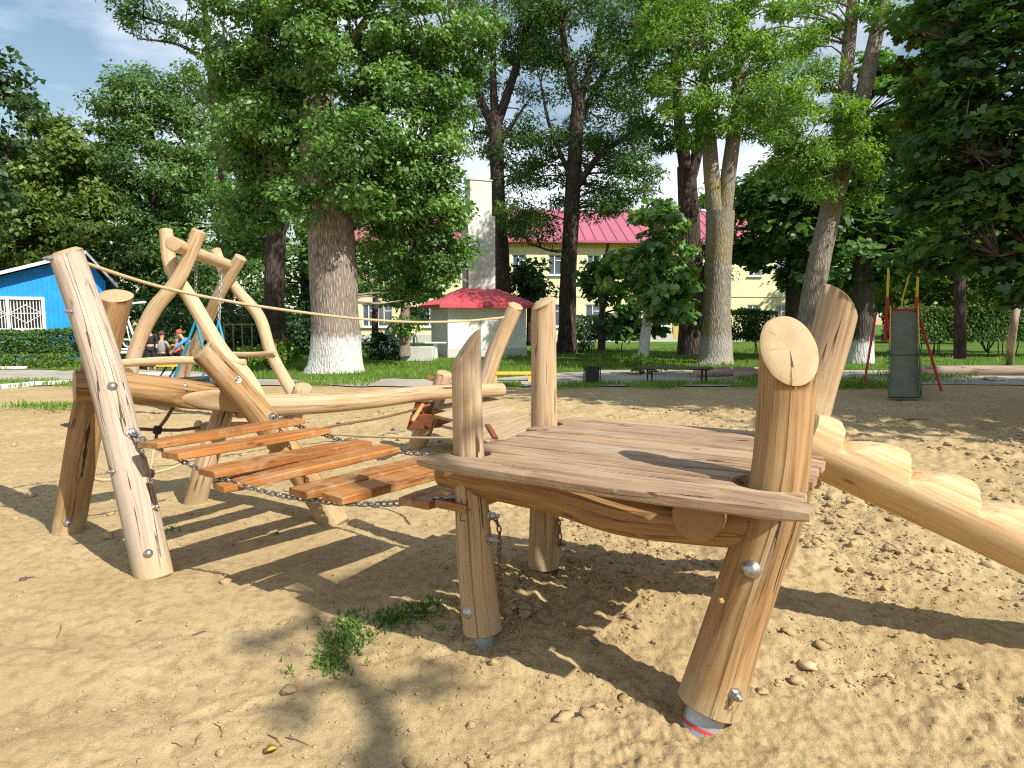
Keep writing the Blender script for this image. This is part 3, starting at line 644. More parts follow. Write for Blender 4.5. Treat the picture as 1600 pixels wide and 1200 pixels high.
# ropes
def rope(name, pts, r, label, mat=ROPE, cat='rope', group=None, step=.06):
    P, _ = catmull(pts, r, step); mb = MB(); mb.tube(list(P), r, 8)
    return tag(mb.build(name, mat, None, smooth=True), label, cat, group)
rope('hand_rope', [at(120, 402, 4.66), at(136, 412, 4.75), at(250, 448, 5.3), at(370, 473, 5.9), at(480, 489, 6.5), at(560, 498, 7.0), at(640, 503, 7.4), at(720, 502, 7.8), at(788, 496, 8.22)], .0135, 'long pale hand rope sagging from the tall crossed frame past the trees', group='ropes strung between the log frames')
rope('hand_rope', [at(506, 669, 6.4), at(540, 662, 6.7), at(590, 654, 7.0), at(640, 642, 7.2), at(672, 632, 7.35)], .0125, 'short dark rope running low over the sand below the long balance beam', ROPED, group='ropes strung between the log frames')
rope('hand_rope', [at(508, 678, 5.6), at(580, 682, 5.4), at(640, 684, 5.2), at(726, 685, 4.95), at(764, 690, 4.6)], .009, 'thin pale rope stretched level over the sand towards the cut platform post', group='ropes strung between the log frames')
net = empty('rope_net', (*at(240, 700, 5.4)[:2], 0), 'climbing net of brown ropes with black knots between the crossed frame and middle posts', 'rope net')
for a, b, m, r_ in (((140, 660, 4.95), (246, 672, 5.4), ROPED, .014), ((246, 672, 5.4), (312, 668, 5.85), ROPED, .014), ((272, 634, 5.4), (246, 672, 5.4), ROPED, .014), ((246, 672, 5.4), (240, 700, 5.35), ROPED, .013),
                  ((240, 700, 5.35), (234, 740, 5.25), ROPE, .010), ((131, 746, 4.9), (190, 749, 5.05), ROPE, .013), ((190, 749, 5.05), (234, 740, 5.25), ROPE, .012), ((234, 740, 5.25), (292, 722, 5.5), ROPE, .012)):
    p, q = at(*a), at(*b); mid = (p+q)/2 - [0, 0, .012]
    MB().tube([p, mid, q], r_, 7).build('rope', m, net, smooth=True)
for c in ((246, 672, 5.4), (234, 740, 5.25)):
    p = at(*c); lathe([(.012, -.034), (.03, -.028), (.036, 0), (.03, .028), (.012, .034)], p, (0, .5, 1), 10).build('knot', BLACK, net, smooth=True)

# ================================================================ plank bridge on chains
br = empty('chain_bridge', (-1.2, 4.3, 0), 'hanging bridge of orange stained planks on two steel chains', 'plank bridge')
na0, nn = surf(A1, 206, 682); nb0 = surf(P2, 712, 772)[0]
fa0, fn = surf(M1, 424, 651); fb0 = np.array([*(SURF[P3.name][0][np.abs(SURF[P3.name][0][:, 2]-DZ+.17) < .05].mean(0))[:2], DZ-.17]) + [-.08, -.05, 0]
def sag(a, b, s, k=24): 
    return [a + (b-a)*t + np.array([0, 0, -4*s*t*(1-t)]) for t in np.linspace(0, 1, k)]
NC = sag(na0+nn*.02, nb0, .185); FC = sag(fa0+fn*.02, fb0, .12)
chain('chain', NC, br, CHAINM, .040, .0058, .0135, 7); chain('chain', FC, br, CHAINM, .040, .0058, .0135, 8)
a = na0+nn*.025; chain('chain', [a, a+[.03, -.01, -.05], a+[.045, .0, -.12], a+[.06, .02, -.17]], br, CHAINM, .036, .005, .012, 9)
def along(C, t): 
    i = t*(len(C)-1); k = min(int(i), len(C)-2); return C[k]+(C[k+1]-C[k])*(i-k)
# near end and far end pixel of each plank's centre line, its depth at each end is where the chains pass
for i, (pn, pf, w) in enumerate((((245, 697), (464, 660), .185), ((280, 713), (505, 675), .18), ((338, 740), (568, 694), .19), ((358, 762), (614, 703), .185), ((481, 771), (690, 719), .17), ((533, 779), (722, 728), .165), ((656, 788), (800, 738), .17), ((712, 792), (850, 742), .165))):
    def solve(C, px):
        best = min(np.linspace(0, 1, 400), key=lambda t: abs(proj(along(C, t))[0]-px)); return along(C, best)[1]
    yn = solve(NC, pn[0]); yf = solve(FC, pf[0]) if pf[0] < 800 else 4.4
    p, q = at(*pn, yn), at(*pf, yf); p[2] += .012; q[2] += .012; p = p - unit(q-p)*.06
    plank('bridge_plank', (p+q)/2, q-p, (-.05+.02*i, 0, 1), (np.linalg.norm(q-p), w, .045), ORANGE, br, .006, .004, 60+i, 10)

# ================================================================ slanted climbing board at the back
cr = empty('climbing_ramp', (*gnd(745, 690)[:2], 0), 'slanted ramp of weathered boards with an orange stained edge behind the platform', 'climbing ramp')
pa, pb, pc, pd = at(655, 640, 7.9), at(700, 596, 8.5), at(842, 668, 6.9), at(790, 690, 6.4)
nb = 4
DUSTY = mat_wood('dusty_board', (.48, .37, .235), (.40, .29, .165), (.27, .175, .09), coord='obj', rough=.9, fine=.6, crack=.6, dirt=True)
top = [at(676, 634, 7.9), at(760, 618, 8.4)]; bot = [at(746, 700, 6.15), at(828, 668, 6.9)]
for i in range(nb):
    f = (i+.5)/nb; p = top[0]+(bot[0]-top[0])*f; q = top[1]+(bot[1]-top[1])*f; up = np.cross(top[1]-top[0], bot[0]-top[0]); up = up if up[2] > 0 else -up
    plank('ramp_board', (p+q)/2, q-p, up, (np.linalg.norm(q-p), np.linalg.norm(bot[0]-top[0])/nb-.006, .04), DUSTY, cr, .004, .001, 80+i, 8)
s_ = unit(bot[0]-top[0]); upv = unit(np.cross(top[1]-top[0], bot[0]-top[0])); upv = upv if upv[2] > 0 else -upv
for i, (p, q, w, m) in enumerate(((at(641, 660, 7.1), at(716, 655, 8.7), .17, REDBROWN), (at(648, 640, 7.25), at(720, 637, 8.8), .17, REDBROWN), (at(668, 590, 8.6), at(690, 595, 8.5), .06, ORANGE))):
    plank('side_board', (p+q)/2, q-p, (-.9, -.30, .30), (np.linalg.norm(q-p), w, .045), m, cr, .006, .003, 90+i, 6)
p, q = at(640, 664, 7.0), at(664, 626, 7.3); plank('edge_board', (p+q)/2, q-p, (.2, -.9, .2), (np.linalg.norm(q-p)*.7, .04, .04), ORANGE, cr, .006, .0, 99, 4)
p, q = at(764, 668, 6.3), at(772, 681, 6.15); plank('side_board', (p+q)/2, q-p, (.3, -.5, .8), (np.linalg.norm(q-p)+.1, .05, .03), REDBROWN, cr, .004, .0, 95, 4)

# ================================================================ path, lawn, kerbs
def yfar(x): return 17.0 + 3.0*sst(-1.0, 3.0, x) + 3.0*sst(-6.5, -9.5, x)
def sheet(name, x0, x1, f0, f1, z, rows, mat, nx=400, kind='structure'):
    X = np.linspace(x0, x1, nx); V = []
    for k in range(rows+1): 
        t = k/rows; V.append(np.stack([X, f0(X)+(f1(X)-f0(X))*t**2.2, np.full(nx, z)], -1))
    V = np.array(V); idx = np.arange(V.shape[0]*nx).reshape(-1, nx)
    q = np.stack([idx[:-1, :-1], idx[:-1, 1:], idx[1:, 1:], idx[1:, :-1]], -1).reshape(-1, 4)
    o = link(name, mesh_fast(name, V.reshape(-1, 3), quads=q), None, (mat,)); return tag(o, kind=kind)
def mat_path():
    t = NT('dusty_path'); pos = t.n('ShaderNodeNewGeometry').outputs['Position']; n1 = t.noise(pos, .8, 6, .65); n2 = t.noise(pos, 9, 5, .7)
    c = t.ramp(n1, [(.35, (.30, .27, .23)), (.55, (.41, .37, .31)), (.7, (.46, .41, .33))]); c = t.mix(t.ramp(n2, [(.3, .5), (.5, 0.0)]), c, (.22, .19, .14))
    t.pbr(c, .95, t.bump(n2, .5, .02), 0, .1); return t.m
def mat_lawn():
    t = NT('lawn_soil'); pos = t.n('ShaderNodeNewGeometry').outputs['Position']; n1 = t.noise(pos, .5, 6, .65); n2 = t.noise(pos, 12, 5, .7)
    c = t.ramp(n1, [(.35, (.07, .13, .025)), (.55, (.105, .185, .035)), (.72, (.19, .21, .065))]); c = t.mix(t.ramp(n2, [(.3, .6), (.55, 0.0)]), c, (.035, .065, .014))
    t.pbr(c, .95, t.bump(n2, .8, .05), 0, .05); return t.m
sheet('path', -40, 40, lambda x: 15.5+.25*fbm(x*.9, 3, 4, 61), lambda x: yfar(x)+.6, .014, 6, mat_path())
sheet('lawn', -70, 70, lambda x: yfar(x)+.35*fbm(x*.7, 7, 5, 62), lambda x: x*0+160, .026, 12, mat_lawn())

GRASS = mat_leaf('grass_blade', (.10, .19, .022), (.165, .29, .04), (.25, .34, .065), trans=.35, gloss=.05)
WEED = mat_leaf('weed_leaf', (.06, .12, .02), (.10, .19, .035), (.17, .26, .06), trans=.3, gloss=.06)
def blades(name, x, y, h, w, mat, label, seed=0, lean=.5, z0=None):
    rng = np.random.RandomState(seed); n = len(x); a = rng.rand(n)*6.283; l = rng.rand(n)*lean; b = rng.rand(n)*6.283
    z = np.full(n, .022) if z0 is None else z0
    base = np.stack([x, y, z], -1); side = np.stack([np.cos(a), np.sin(a), a*0], -1)*(w/2)[:, None]
    tip = base + np.stack([np.cos(b)*l, np.sin(b)*l, np.ones(n)], -1)*h[:, None]; mid = base*.45+tip*.55 + np.stack([a*0, a*0, h*.12*l], -1)
    V = np.stack([base-side, base+side, mid+side*.7, mid-side*.7, tip], 1).reshape(-1, 3); i = np.arange(n)[:, None]*5
    T = np.concatenate([i+[0, 1, 2], i+[0, 2, 3], i+[3, 2, 4]])
    me = mesh_fast(name, V, tris=T); attr_f(me, 'tint', np.repeat(np.clip(rng.rand(n), 0, 1), 5))
    return tag(link(name, me, None, (mat,)), label, 'grass', kind='stuff')
def grass():
    rng = np.random.RandomState(9); n = 60000
    a = (rng.rand(n)*2-1)*R(40); d = 16.3*np.exp(rng.rand(n)**1.3*math.log(34/16.3)); x, y = d*np.sin(a), d*np.cos(a)
    k = y > yfar(x)+.35*fbm(x*.7, 7, 5, 62) - .1 + .5*(rng.rand(n)-.3)**2; k &= vnoise(x*1.3, y*1.3, 0, 6)+vnoise(x*4, y*4, 0, 6)*.5+.75 > rng.rand(n)*.9
    x, y = x[k], y[k]; dd = np.hypot(x, y); s = .7+.9*rng.rand(len(x))
    blades('grass', x, y, .085*s*(1+.5*vnoise(x*.8, y*.8, 0, 4)), .012*s*dd/16, GRASS, 'mown green grass of the lawn under the big trees', 1)
    X, Y = [], []
    for (x0, x1, y0, y1, m) in ((.6, 9.0, 14.7, 15.9, 9000), (-1.6, .2, 14.9, 15.7, 1500), (-13, -7.5, 15.6, 16.6, 4000), (-8.6, -7.4, 11.2, 12.0, 700), (4.5, 11, 15.9, 18.5, 2500), (-13, -9, 15, 15.5, 1500), (-5, -3.2, 15.3, 16.8, 1500), (5.5, 6.8, 14.6, 17.5, 2500), (8.3, 12, 16.5, 19, 3000)):
        px_, py_ = x0+(x1-x0)*rng.rand(m), y0+(y1-y0)*rng.rand(m); k = vnoise(px_*1.8, py_*3, 0, 12)+.35 > rng.rand(m)*.8; X.append(px_[k]); Y.append(py_[k])
    x, y = np.concatenate(X), np.concatenate(Y); s = .6+rng.rand(len(x))
    blades('grass', x, y, .075*s, .016*s, GRASS, 'ragged grass strips between the sand yard and the path', 2, .8)
    # low weeds in the sand
    X, Y, Hh, Wd = [], [], [], []
    for (px, py, rx, ry, m) in ((545, 990, 34, 28, 620), (515, 1025, 24, 24, 360), (605, 970, 30, 14, 260), (662, 957, 30, 16, 260), (640, 972, 30, 12, 60), (450, 1045, 14, 8, 20), (690, 990, 10, 8, 12), (268, 828, 14, 8, 30)):
        u = rng.randn(m, 2)*.55; q = np.array([gnd(px+rx*a_, py+ry*b_) for a_, b_ in u]); X.append(q[:, 0]); Y.append(q[:, 1]); s = .5+rng.rand(m); Hh.append(.026*s); Wd.append(.009*s)
    x, y = np.concatenate(X), np.concatenate(Y)
    blades('weeds', x, y, np.concatenate(Hh), np.concatenate(Wd), WEED, 'low green weeds growing in the sand before the platform', 3, 1.6, gh(x, y)-.004)['category'] = 'weeds'
grass()
WHITE = mat_plain('white_limewash', (.74, .73, .70), .85, 0, .1, 5, .3)
def kerb(pts, label, h=.10):
    k = empty('kerb', (*pts[0][:2], 0), label, 'kerb', 'white painted kerbs along the path')
    for p, q in zip(pts[:-1], pts[1:]):
        L = np.linalg.norm(q-p); n = max(1, int(L/1.0)); d = unit(q-p); sd_ = np.array([-d[1], d[0], 0])
        for i in range(n):
            c = p + (q-p)*((i+.5)/n) + [0, 0, h/2-.01]; MB().box(c, (L/n-.02, .12, h), (d, sd_, (0, 0, 1))).build('kerb_stone', WHITE, k, bevel=.012)
kerb([gnd(-140, 616), gnd(0, 607), gnd(60, 602), gnd(112, 600)], 'white painted kerb at the near edge of the path by the blue house')
kerb([gnd(212, 588), gnd(270, 586)], 'short white kerb seen below the crossbar of the log swing')
kerb([gnd(-30, 578), gnd(42, 577)], 'white kerb below the hedge of the blue house')

# ================================================================ vegetation
def tubes_np(polys, n=10, step=.35, wob=.10, seed=0):
    VV, QQ, GG, b = [], [], [], 0
    for pi, (pts, rad) in enumerate(polys):
        P, rr = catmull(pts, rad, step); m = len(P); s = np.concatenate([[0], np.cumsum(np.linalg.norm(np.diff(P, axis=0), axis=1))]); th = np.linspace(0, 6.2832, n, endpoint=False); nrm = np.array([0, -1., 0])
        V = np.zeros((m, n, 3)); G = np.zeros((m, n, 3))
        for i in range(m):
            t = unit(P[min(i+1, m-1)]-P[max(i-1, 0)]); nrm = unit(nrm - t*np.dot(nrm, t)); bi = np.cross(t, nrm)
            r = max(rr[i], .004)*(1+wob*vnoise(np.cos(th)*1.6+pi*3+seed, np.sin(th)*1.6, s[i]*.7, seed)+wob*.5*vnoise(np.cos(th)*5+pi, np.sin(th)*5, s[i]*1.6, seed+2))
            V[i] = P[i]+r[:, None]*(nrm*np.cos(th)[:, None]+bi*np.sin(th)[:, None]); G[i] = np.stack([r*np.cos(th), r*np.sin(th), np.full(n, s[i]+pi*5)], -1)
        idx = b+np.arange(m*n).reshape(m, n); b += m*n
        QQ.append(np.stack([idx[:-1], np.roll(idx, -1, 1)[:-1], np.roll(idx, -1, 1)[1:], idx[1:]], -1).reshape(-1, 4)); VV.append(V.reshape(-1, 3)); GG.append(G.reshape(-1, 3))
    return np.vstack(VV), np.vstack(QQ), np.vstack(GG)
def tube_obj(name, polys, mat, parent, o, **k):
    V, Q, G = tubes_np(polys, **k); me = mesh_fast(name, V-o, quads=Q, smooth=True); attr_v(me, 'gr', G); return link(name, me, parent, (mat,), o)
LEAFSHAPES = {
 'oval': (np.array([(0, 0, 0), (.5, .45, .10), (0, 1, -.06), (-.5, .45, .10)]), [(0, 1, 2), (0, 2, 3)]),
 'lobed': (np.array([(0, 0, 0), (.36, .10, .02), (.55, .42, .10), (.27, .45, .03), (.34, .80, .04), (0, 1.05, -.10), (-.34, .80, .04), (-.27, .45, .03), (-.55, .42, .10), (-.36, .10, .02)]), [(0, 1, 3), (1, 2, 3), (0, 3, 5), (3, 4, 5), (0, 5, 7), (5, 6, 7), (0, 7, 9), (7, 8, 9)]),
 'spray': (np.array([(0, 0, 0), (.16, .3, .03), (0, .62, 0), (-.16, .3, .03), (.10, .2, 0), (.55, .42, -.05), (.42, .55, -.04), (-.10, .2, 0), (-.55, .42, -.05), (-.42, .55, -.04), (.07, .5, 0), (.34, .92, -.08), (-.34, .92, -.08), (-.07, .5, 0), (0, 1.15, -.1)]),
           [(0, 1, 2), (0, 2, 3), (4, 5, 6), (7, 9, 8), (2, 10, 11), (2, 12, 13), (2, 11, 14), (2, 14, 12)]),
}
def leaves(name, C, size, out, mat, parent, o, shape='oval', ratio=.62, seed=0, up=.7, tint=None):
    v, f = LEAFSHAPES[shape]; v = v*[ratio/.62 if shape != 'oval' else ratio, 1, 1]; n = len(C); rng = np.random.RandomState(seed)
    nz = out*.7 + np.array([0, 0, up*.85]) + rng.randn(n, 3)*.55; nz /= np.linalg.norm(nz, axis=1)[:, None]
    dr = rng.randn(n, 3) + out*.6 - np.array([0, 0, .35]); dr -= nz*(dr*nz).sum(1)[:, None]; dr /= np.linalg.norm(dr, axis=1)[:, None]
    sx = np.cross(dr, nz); s = size*(.45+1.0*rng.rand(n))
    V = C[:, None, :] + s[:, None, None]*(sx[:, None]*v[None, :, :1] + dr[:, None]*v[None, :, 1:2] + nz[:, None]*v[None, :, 2:3])
    T = (np.array(f)[None]+np.arange(n)[:, None, None]*len(v)).reshape(-1, 3)
    me = mesh_fast(name, V.reshape(-1, 3)-o, tris=T); attr_f(me, 'tint', np.repeat(np.clip(rng.rand(n) if tint is None else tint, 0, 1), len(v)))
    return link(name, me, parent, (mat,), o)
def crown_points(lobes, per, cr, seed, flat=.62, inner=.55):
    """lobes: (centre, radii(3), clumps) -> leaf centres, outward directions, clump centres"""
    rng = np.random.RandomState(seed); C, O, K, TT = [], [], [], []
    for c, rad, k in lobes:
        d = rng.randn(k, 3); d /= np.linalg.norm(d, axis=1)[:, None]; q = inner+(1-inner)*rng.rand(k)**.6
        kc = c + d*q[:, None]*rad; K.append(kc)
        m = (per*(.5+rng.rand(k))).astype(int)
        for j in range(k):
            g = rng.randn(m[j], 3); g /= np.linalg.norm(g, axis=1)[:, None]; g = g*(rng.rand(m[j], 1)**.45)
            g[:, 2] = np.where(g[:, 2] < 0, g[:, 2]*.7, g[:, 2]); rr = cr*(.6+.8*rng.rand())
            C.append(kc[j] + g*np.array([1, 1, flat])*rr); O.append(g*.6 + d[j]*.5); TT.append(np.clip(rng.rand()*.75+rng.rand(m[j])*.5-.12, 0, 1))
    return np.vstack(C), np.vstack(O), np.vstack(K), np.concatenate(TT)
def tree(name, label, Y, trunks, lobes, leafmat, barkmat, lsize, per, cr, seed, group=None, shape='oval', ratio=.62, up=.7, cat='tree', flat=.62, inner=.5, tn=20, twig=1.0, absolute=False, depth=.8, base=None):
    """trunks: [(px,py,dY,r_px)...] polylines; lobes: (px,py,dY,rx_px,rz_px,clumps)"""
    k = Y/F
    T3 = [([at(p[0], p[1], Y+p[2]) for p in t], [p[3]*k for p in t]) for t in trunks] if not absolute else trunks
    L3 = [(at(l[0], l[1], Y+l[2]), np.array([l[3]*k, l[3]*k*depth, l[4]*k]), l[5]) for l in lobes] if not absolute else lobes
    b = np.array(T3[0][0][0]); o = np.array([b[0], b[1], 0.]); root = empty(name, o, label, cat, group)
    tr = tube_obj('trunk', T3[:1], barkmat, root, b, n=tn, step=.25, seed=seed)
    for t in T3[1:]: tube_obj('limb', [t], barkmat, root, np.array(t[0][0]), n=10, step=.3, seed=seed+1)
    C, O, K, TT = crown_points(L3, per, cr, seed, flat, inner)
    pts, rad = [], []
    for p, r in T3:
        P, rr = catmull(p, r, .4); pts.append(P); rad.append(rr)
    pts = np.vstack(pts); rad = np.concatenate(rad); rng = np.random.RandomState(seed); tw = []
    hi = pts[:, 2] > min(1.8, pts[:, 2].max()*.3)
    pts, rad = pts[hi], rad[hi]
    for kc in K[rng.rand(len(K)) < twig]:
        dd = np.linalg.norm((pts-kc)*[1, 1, .8]+[0, 0, .0], axis=1) + np.maximum(0, pts[:, 2]-kc[2])*.6; i = int(np.argmin(dd)); a = pts[i]; L = np.linalg.norm(kc-a)
        mid = (a+kc)/2 + rng.randn(3)*L*.07 + [0, 0, L*.06]; r0 = min(rad[i]*.6, .012+.014*L)
        tw.append(([a, mid, kc], [r0, r0*.6, r0*.22]))
    if tw: tube_obj('branchwork', tw, barkmat, root, b, n=5, step=max(.5, Y*.03), seed=seed+3, wob=.05)['kind'] = 'stuff'
    leaves('foliage', C, lsize, O, leafmat, root, b, shape, ratio, seed, up, TT)['kind'] = 'stuff'
    return root
def copy_tree(root, loc, rz, sc, label, group=None):
    r = root.copy(); COL.objects.link(r); r.location = loc; r.rotation_euler = (0, 0, rz); r.scale = (sc, sc, sc*1.0); r['label'] = label
    if group: r['group'] = group
    for ch in list(root.children):
        c = ch.copy(); COL.objects.link(c); c.parent = r; c.matrix_parent_inverse = ch.matrix_parent_inverse.copy()
    return r

OAKL = mat_leaf('oak_leaf', (.066, .145, .028), (.125, .245, .048), (.20, .345, .075), gloss=.14)
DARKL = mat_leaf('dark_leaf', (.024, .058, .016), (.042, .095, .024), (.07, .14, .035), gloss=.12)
YELL = mat_leaf('yellowish_leaf', (.075, .125, .018), (.125, .185, .030), (.19, .255, .05), gloss=.08)
ACAL = mat_leaf('bluish_leaf', (.065, .135, .034), (.11, .205, .056), (.16, .265, .08), gloss=.08)
ASHL = mat_leaf('ash_leaf', (.09, .185, .022), (.145, .28, .036), (.225, .365, .055), trans=.45, gloss=.10)
LOCL = mat_leaf('locust_leaf', (.04, .098, .018), (.072, .155, .030), (.125, .22, .045), trans=.45, gloss=.08)
MAPL = mat_leaf('maple_leaf', (.036, .092, .022), (.066, .150, .032), (.12, .225, .048), trans=.42, gloss=.10)
MAPY = mat_leaf('turning_maple_leaf', (.045, .075, .012), (.10, .125, .018), (.24, .16, .02), trans=.4, gloss=.08)
HEDGEL = mat_leaf('hedge_leaf', (.045, .10, .018), (.08, .16, .028), (.13, .22, .04), gloss=.08)
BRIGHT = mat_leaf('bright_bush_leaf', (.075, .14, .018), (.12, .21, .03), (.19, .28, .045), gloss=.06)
B_OAK = mat_bark('oak_bark', (.43, .36, .295), (.20, .16, .13), white=.85, wz=1.0, scale=1.25)
B_DARK = mat_bark('dark_bark', (.13, .10, .08), (.055, .042, .034), scale=.9)
B_LOC = mat_bark('locust_bark', (.11, .085, .066), (.045, .035, .028), scale=.7)
B_ASH = mat_bark('ash_bark', (.36, .32, .26), (.20, .17, .13), white=.25, wz=.9, moss=(.25, .20, .06), scale=1.5)
B_WHITE = mat_bark('limewashed_bark', (.32, .29, .25), (.2, .18, .15), white=.95, wz=9, scale=2)
B_CHEST = mat_bark('chestnut_bark', (.12, .105, .09), (.06, .05, .042), white=.9, wz=.75, scale=1)

oakY = gnd(525, 582)[1]
tree('oak_tree', 'huge old oak with thick ridged trunk limewashed white at the foot', oakY,
     [[(524, 590, 0, 52), (525, 570, 0, 42), (524, 520, 0, 37.5), (521, 440, 0, 36), (516, 360, 0, 35), (504, 270, .1, 32), (494, 190, .2, 27), (498, 110, .2, 22), (512, 20, .2, 16), (520, -80, 0, 9)],
      [(500, 190, .1, 13), (455, 120, .3, 10), (410, 85, .6, 7), (350, 70, 1, 4)], [(504, 230, .1, 13), (570, 150, .3, 10), (640, 90, .4, 7), (700, 60, .4, 4)],
      [(512, 300, -.1, 9), (570, 260, .4, 6), (640, 250, .6, 4)], [(516, 340, 0, 8), (580, 330, .8, 5), (650, 350, 1.2, 3)], [(510, 300, 0, 8), (450, 270, .5, 5), (400, 260, .6, 3)], [(498, 120, .2, 10), (560, 50, .3, 7), (600, -20, .3, 4)]],
     [(545, 70, -.3, 150, 95, 70), (400, 60, .5, 95, 70, 36), (405, 160, .2, 85, 70, 36), (660, 60, 0, 110, 80, 44), (610, 190, -.6, 100, 80, 46), (690, 150, .2, 60, 70, 24), (625, 290, .2, 90, 60, 36), (668, 320, .4, 56, 50, 20), (420, 260, .8, 75, 65, 30),
      (400, 330, 1.2, 50, 45, 14), (640, 390, 1.3, 85, 50, 26), (560, 240, -2.2, 45, 50, 12), (645, 440, 1.6, 75, 35, 16), (380, 215, .4, 60, 50, 16), (545, -60, 0, 200, 60, 40), (455, 315, -1.5, 25, 20, 3), (540, 300, -2, 30, 22, 4), (690, 300, .6, 24, 50, 7), (550, 215, -1.0, 50, 50, 10), (472, 320, -1.7, 28, 22, 4), (565, 315, -1.0, 40, 30, 7), (430, 190, -.6, 50, 50, 10), (700, 395, 1.2, 34, 50, 10), (505, 250, -1.6, 26, 30, 4)],
     OAKL, B_OAK, .135, 190, .52, 3, ratio=.62, tn=40, inner=.45)
tree('old_tree', 'dark ridged trunk standing just behind the huge oak', 26,
     [[(428, 552, 0, 19), (428, 480, 0, 15), (430, 400, 0, 15), (432, 320, 0, 13), (425, 200, 0, 9), (420, 100, 0, 5)], [(432, 380, 0, 8), (455, 320, 0, 6), (470, 260, 0, 4)]],
     [(400, 290, .5, 70, 70, 24), (440, 210, 1, 70, 60, 20), (380, 370, 1, 60, 40, 14)], OAKL, B_DARK, .19, 120, .7, 5)
tree('broad_tree', 'tall feathery bluish green tree with a rounded top rising behind the log swing', 36,
     [[(250, 545, 0, 12), (245, 420, 0, 10), (240, 300, 0, 8), (235, 200, 0, 5)], [(240, 320, 0, 6), (290, 230, 0, 4), (330, 170, 0, 2)], [(243, 350, 0, 6), (190, 270, 0, 4), (170, 220, 0, 2)]],
     [(225, 165, 0, 85, 52, 40), (310, 190, 1, 85, 70, 36), (170, 250, -1, 60, 60, 26), (240, 270, -2, 90, 70, 40), (330, 320, -1, 80, 80, 34), (190, 370, -2.5, 75, 60, 30), (290, 420, -2, 80, 55, 30), (210, 455, -2, 55, 45, 18), (400, 440, 0, 60, 60, 16), (350, 120, 2, 60, 30, 12)],
     ACAL, B_DARK, .22, 175, .90, 7, ratio=.45)
tree('broad_tree', 'yellowish green leafy tree standing behind the blue house', 33,
     [[(70, 545, 0, 12), (70, 420, 0, 10), (66, 300, 0, 7), (60, 220, 0, 4)]],
     [(70, 235, 0, 70, 52, 34), (30, 300, -1, 60, 60, 22), (110, 300, -.5, 60, 70, 30), (60, 370, -1.5, 90, 60, 34), (140, 390, -.5, 50, 60, 20), (20, 430, -1, 80, 60, 24), (130, 470, 0, 60, 50, 16), (-50, 330, 0, 70, 100, 30)],
     YELL, B_DARK, .24, 140, .9, 9, ratio=.7, flat=.5)
tree('side_tree', 'leafy branches of a dark tree reaching in at the far left edge', 15,
     [[(-190, 600, 0, 18), (-185, 400, 0, 15), (-180, 200, 0, 12), (-170, 50, 0, 8)], [(-183, 330, 0, 9), (-90, 210, 0, 5), (20, 120, 0, 2)], [(-183, 380, 0, 8), (-90, 300, 0, 4), (10, 250, 0, 1.5)]],
     [(-20, 180, 0, 46, 70, 16), (-30, 270, 0, 50, 60, 14), (-10, 110, 0, 35, 30, 6), (-110, 200, 0, 80, 120, 20), (-40, 340, 1, 40, 60, 8), (32, 165, 0, 22, 22, 4)],
     DARKL, B_DARK, .15, 75, .42, 11, ratio=.68)
tree('high_branch_tree', 'tree whose thin feathery boughs hang in front of the sky at top left', 25,
     [[(360, 548, 4, 9), (350, 300, 4, 8), (330, 120, 3, 6), (315, -40, 2, 4)], [(325, 60, 2, 5), (270, 40, 1, 3), (200, 20, 0, 1.5)], [(330, 100, 2, 4), (280, 70, 1, 2.5), (215, 60, 0, 1.2)]],
     [(290, 20, 1, 60, 26, 9), (240, 45, 0, 40, 16, 5), (205, 30, 0, 34, 20, 6), (320, 65, 1, 40, 24, 7), (215, -10, 0, 40, 22, 5), (180, 25, 0, 20, 12, 2)], LOCL, B_LOC, .16, 95, .5, 13, ratio=.36)
tree('locust_tree', 'slender dark locust forking high above the concrete chimney', 30,
     [[(789, 548, 0, 16), (784, 420, 0, 12), (778, 300, 0, 10.5), (775, 210, 0, 11), (772, 175, 0, 10)], [(774, 205, 0, 8), (735, 120, 0, 5), (705, 30, 0, 3), (700, -40, 0, 2)], [(775, 200, 0, 8), (805, 110, .3, 6), (826, 30, .5, 5), (845, -50, .5, 3)], [(773, 180, 0, 7), (770, 90, 0, 5), (775, -40, 0, 3)], [(777, 230, 0, 5), (800, 195, -.5, 3), (820, 165, -.8, 1.5)]],
     [(780, 20, 0, 70, 40, 17), (725, 110, 0, 34, 40, 8), (750, 60, .8, 60, 50, 12), (790, 190, 1.2, 50, 60, 10), (830, 110, .5, 34, 45, 8), (735, 205, .5, 34, 40, 5), (810, 230, 0, 34, 40, 9), (725, 20, 0, 40, 30, 7), (705, 60, .8, 40, 50, 9), (820, 40, 1, 40, 50, 9), (845, 20, 0, 40, 40, 8), (800, 290, .5, 24, 30, 5), (770, 140, 1, 40, 30, 4)], LOCL, B_LOC, .17, 185, .80, 15, 'locust trees', ratio=.34, up=.5)
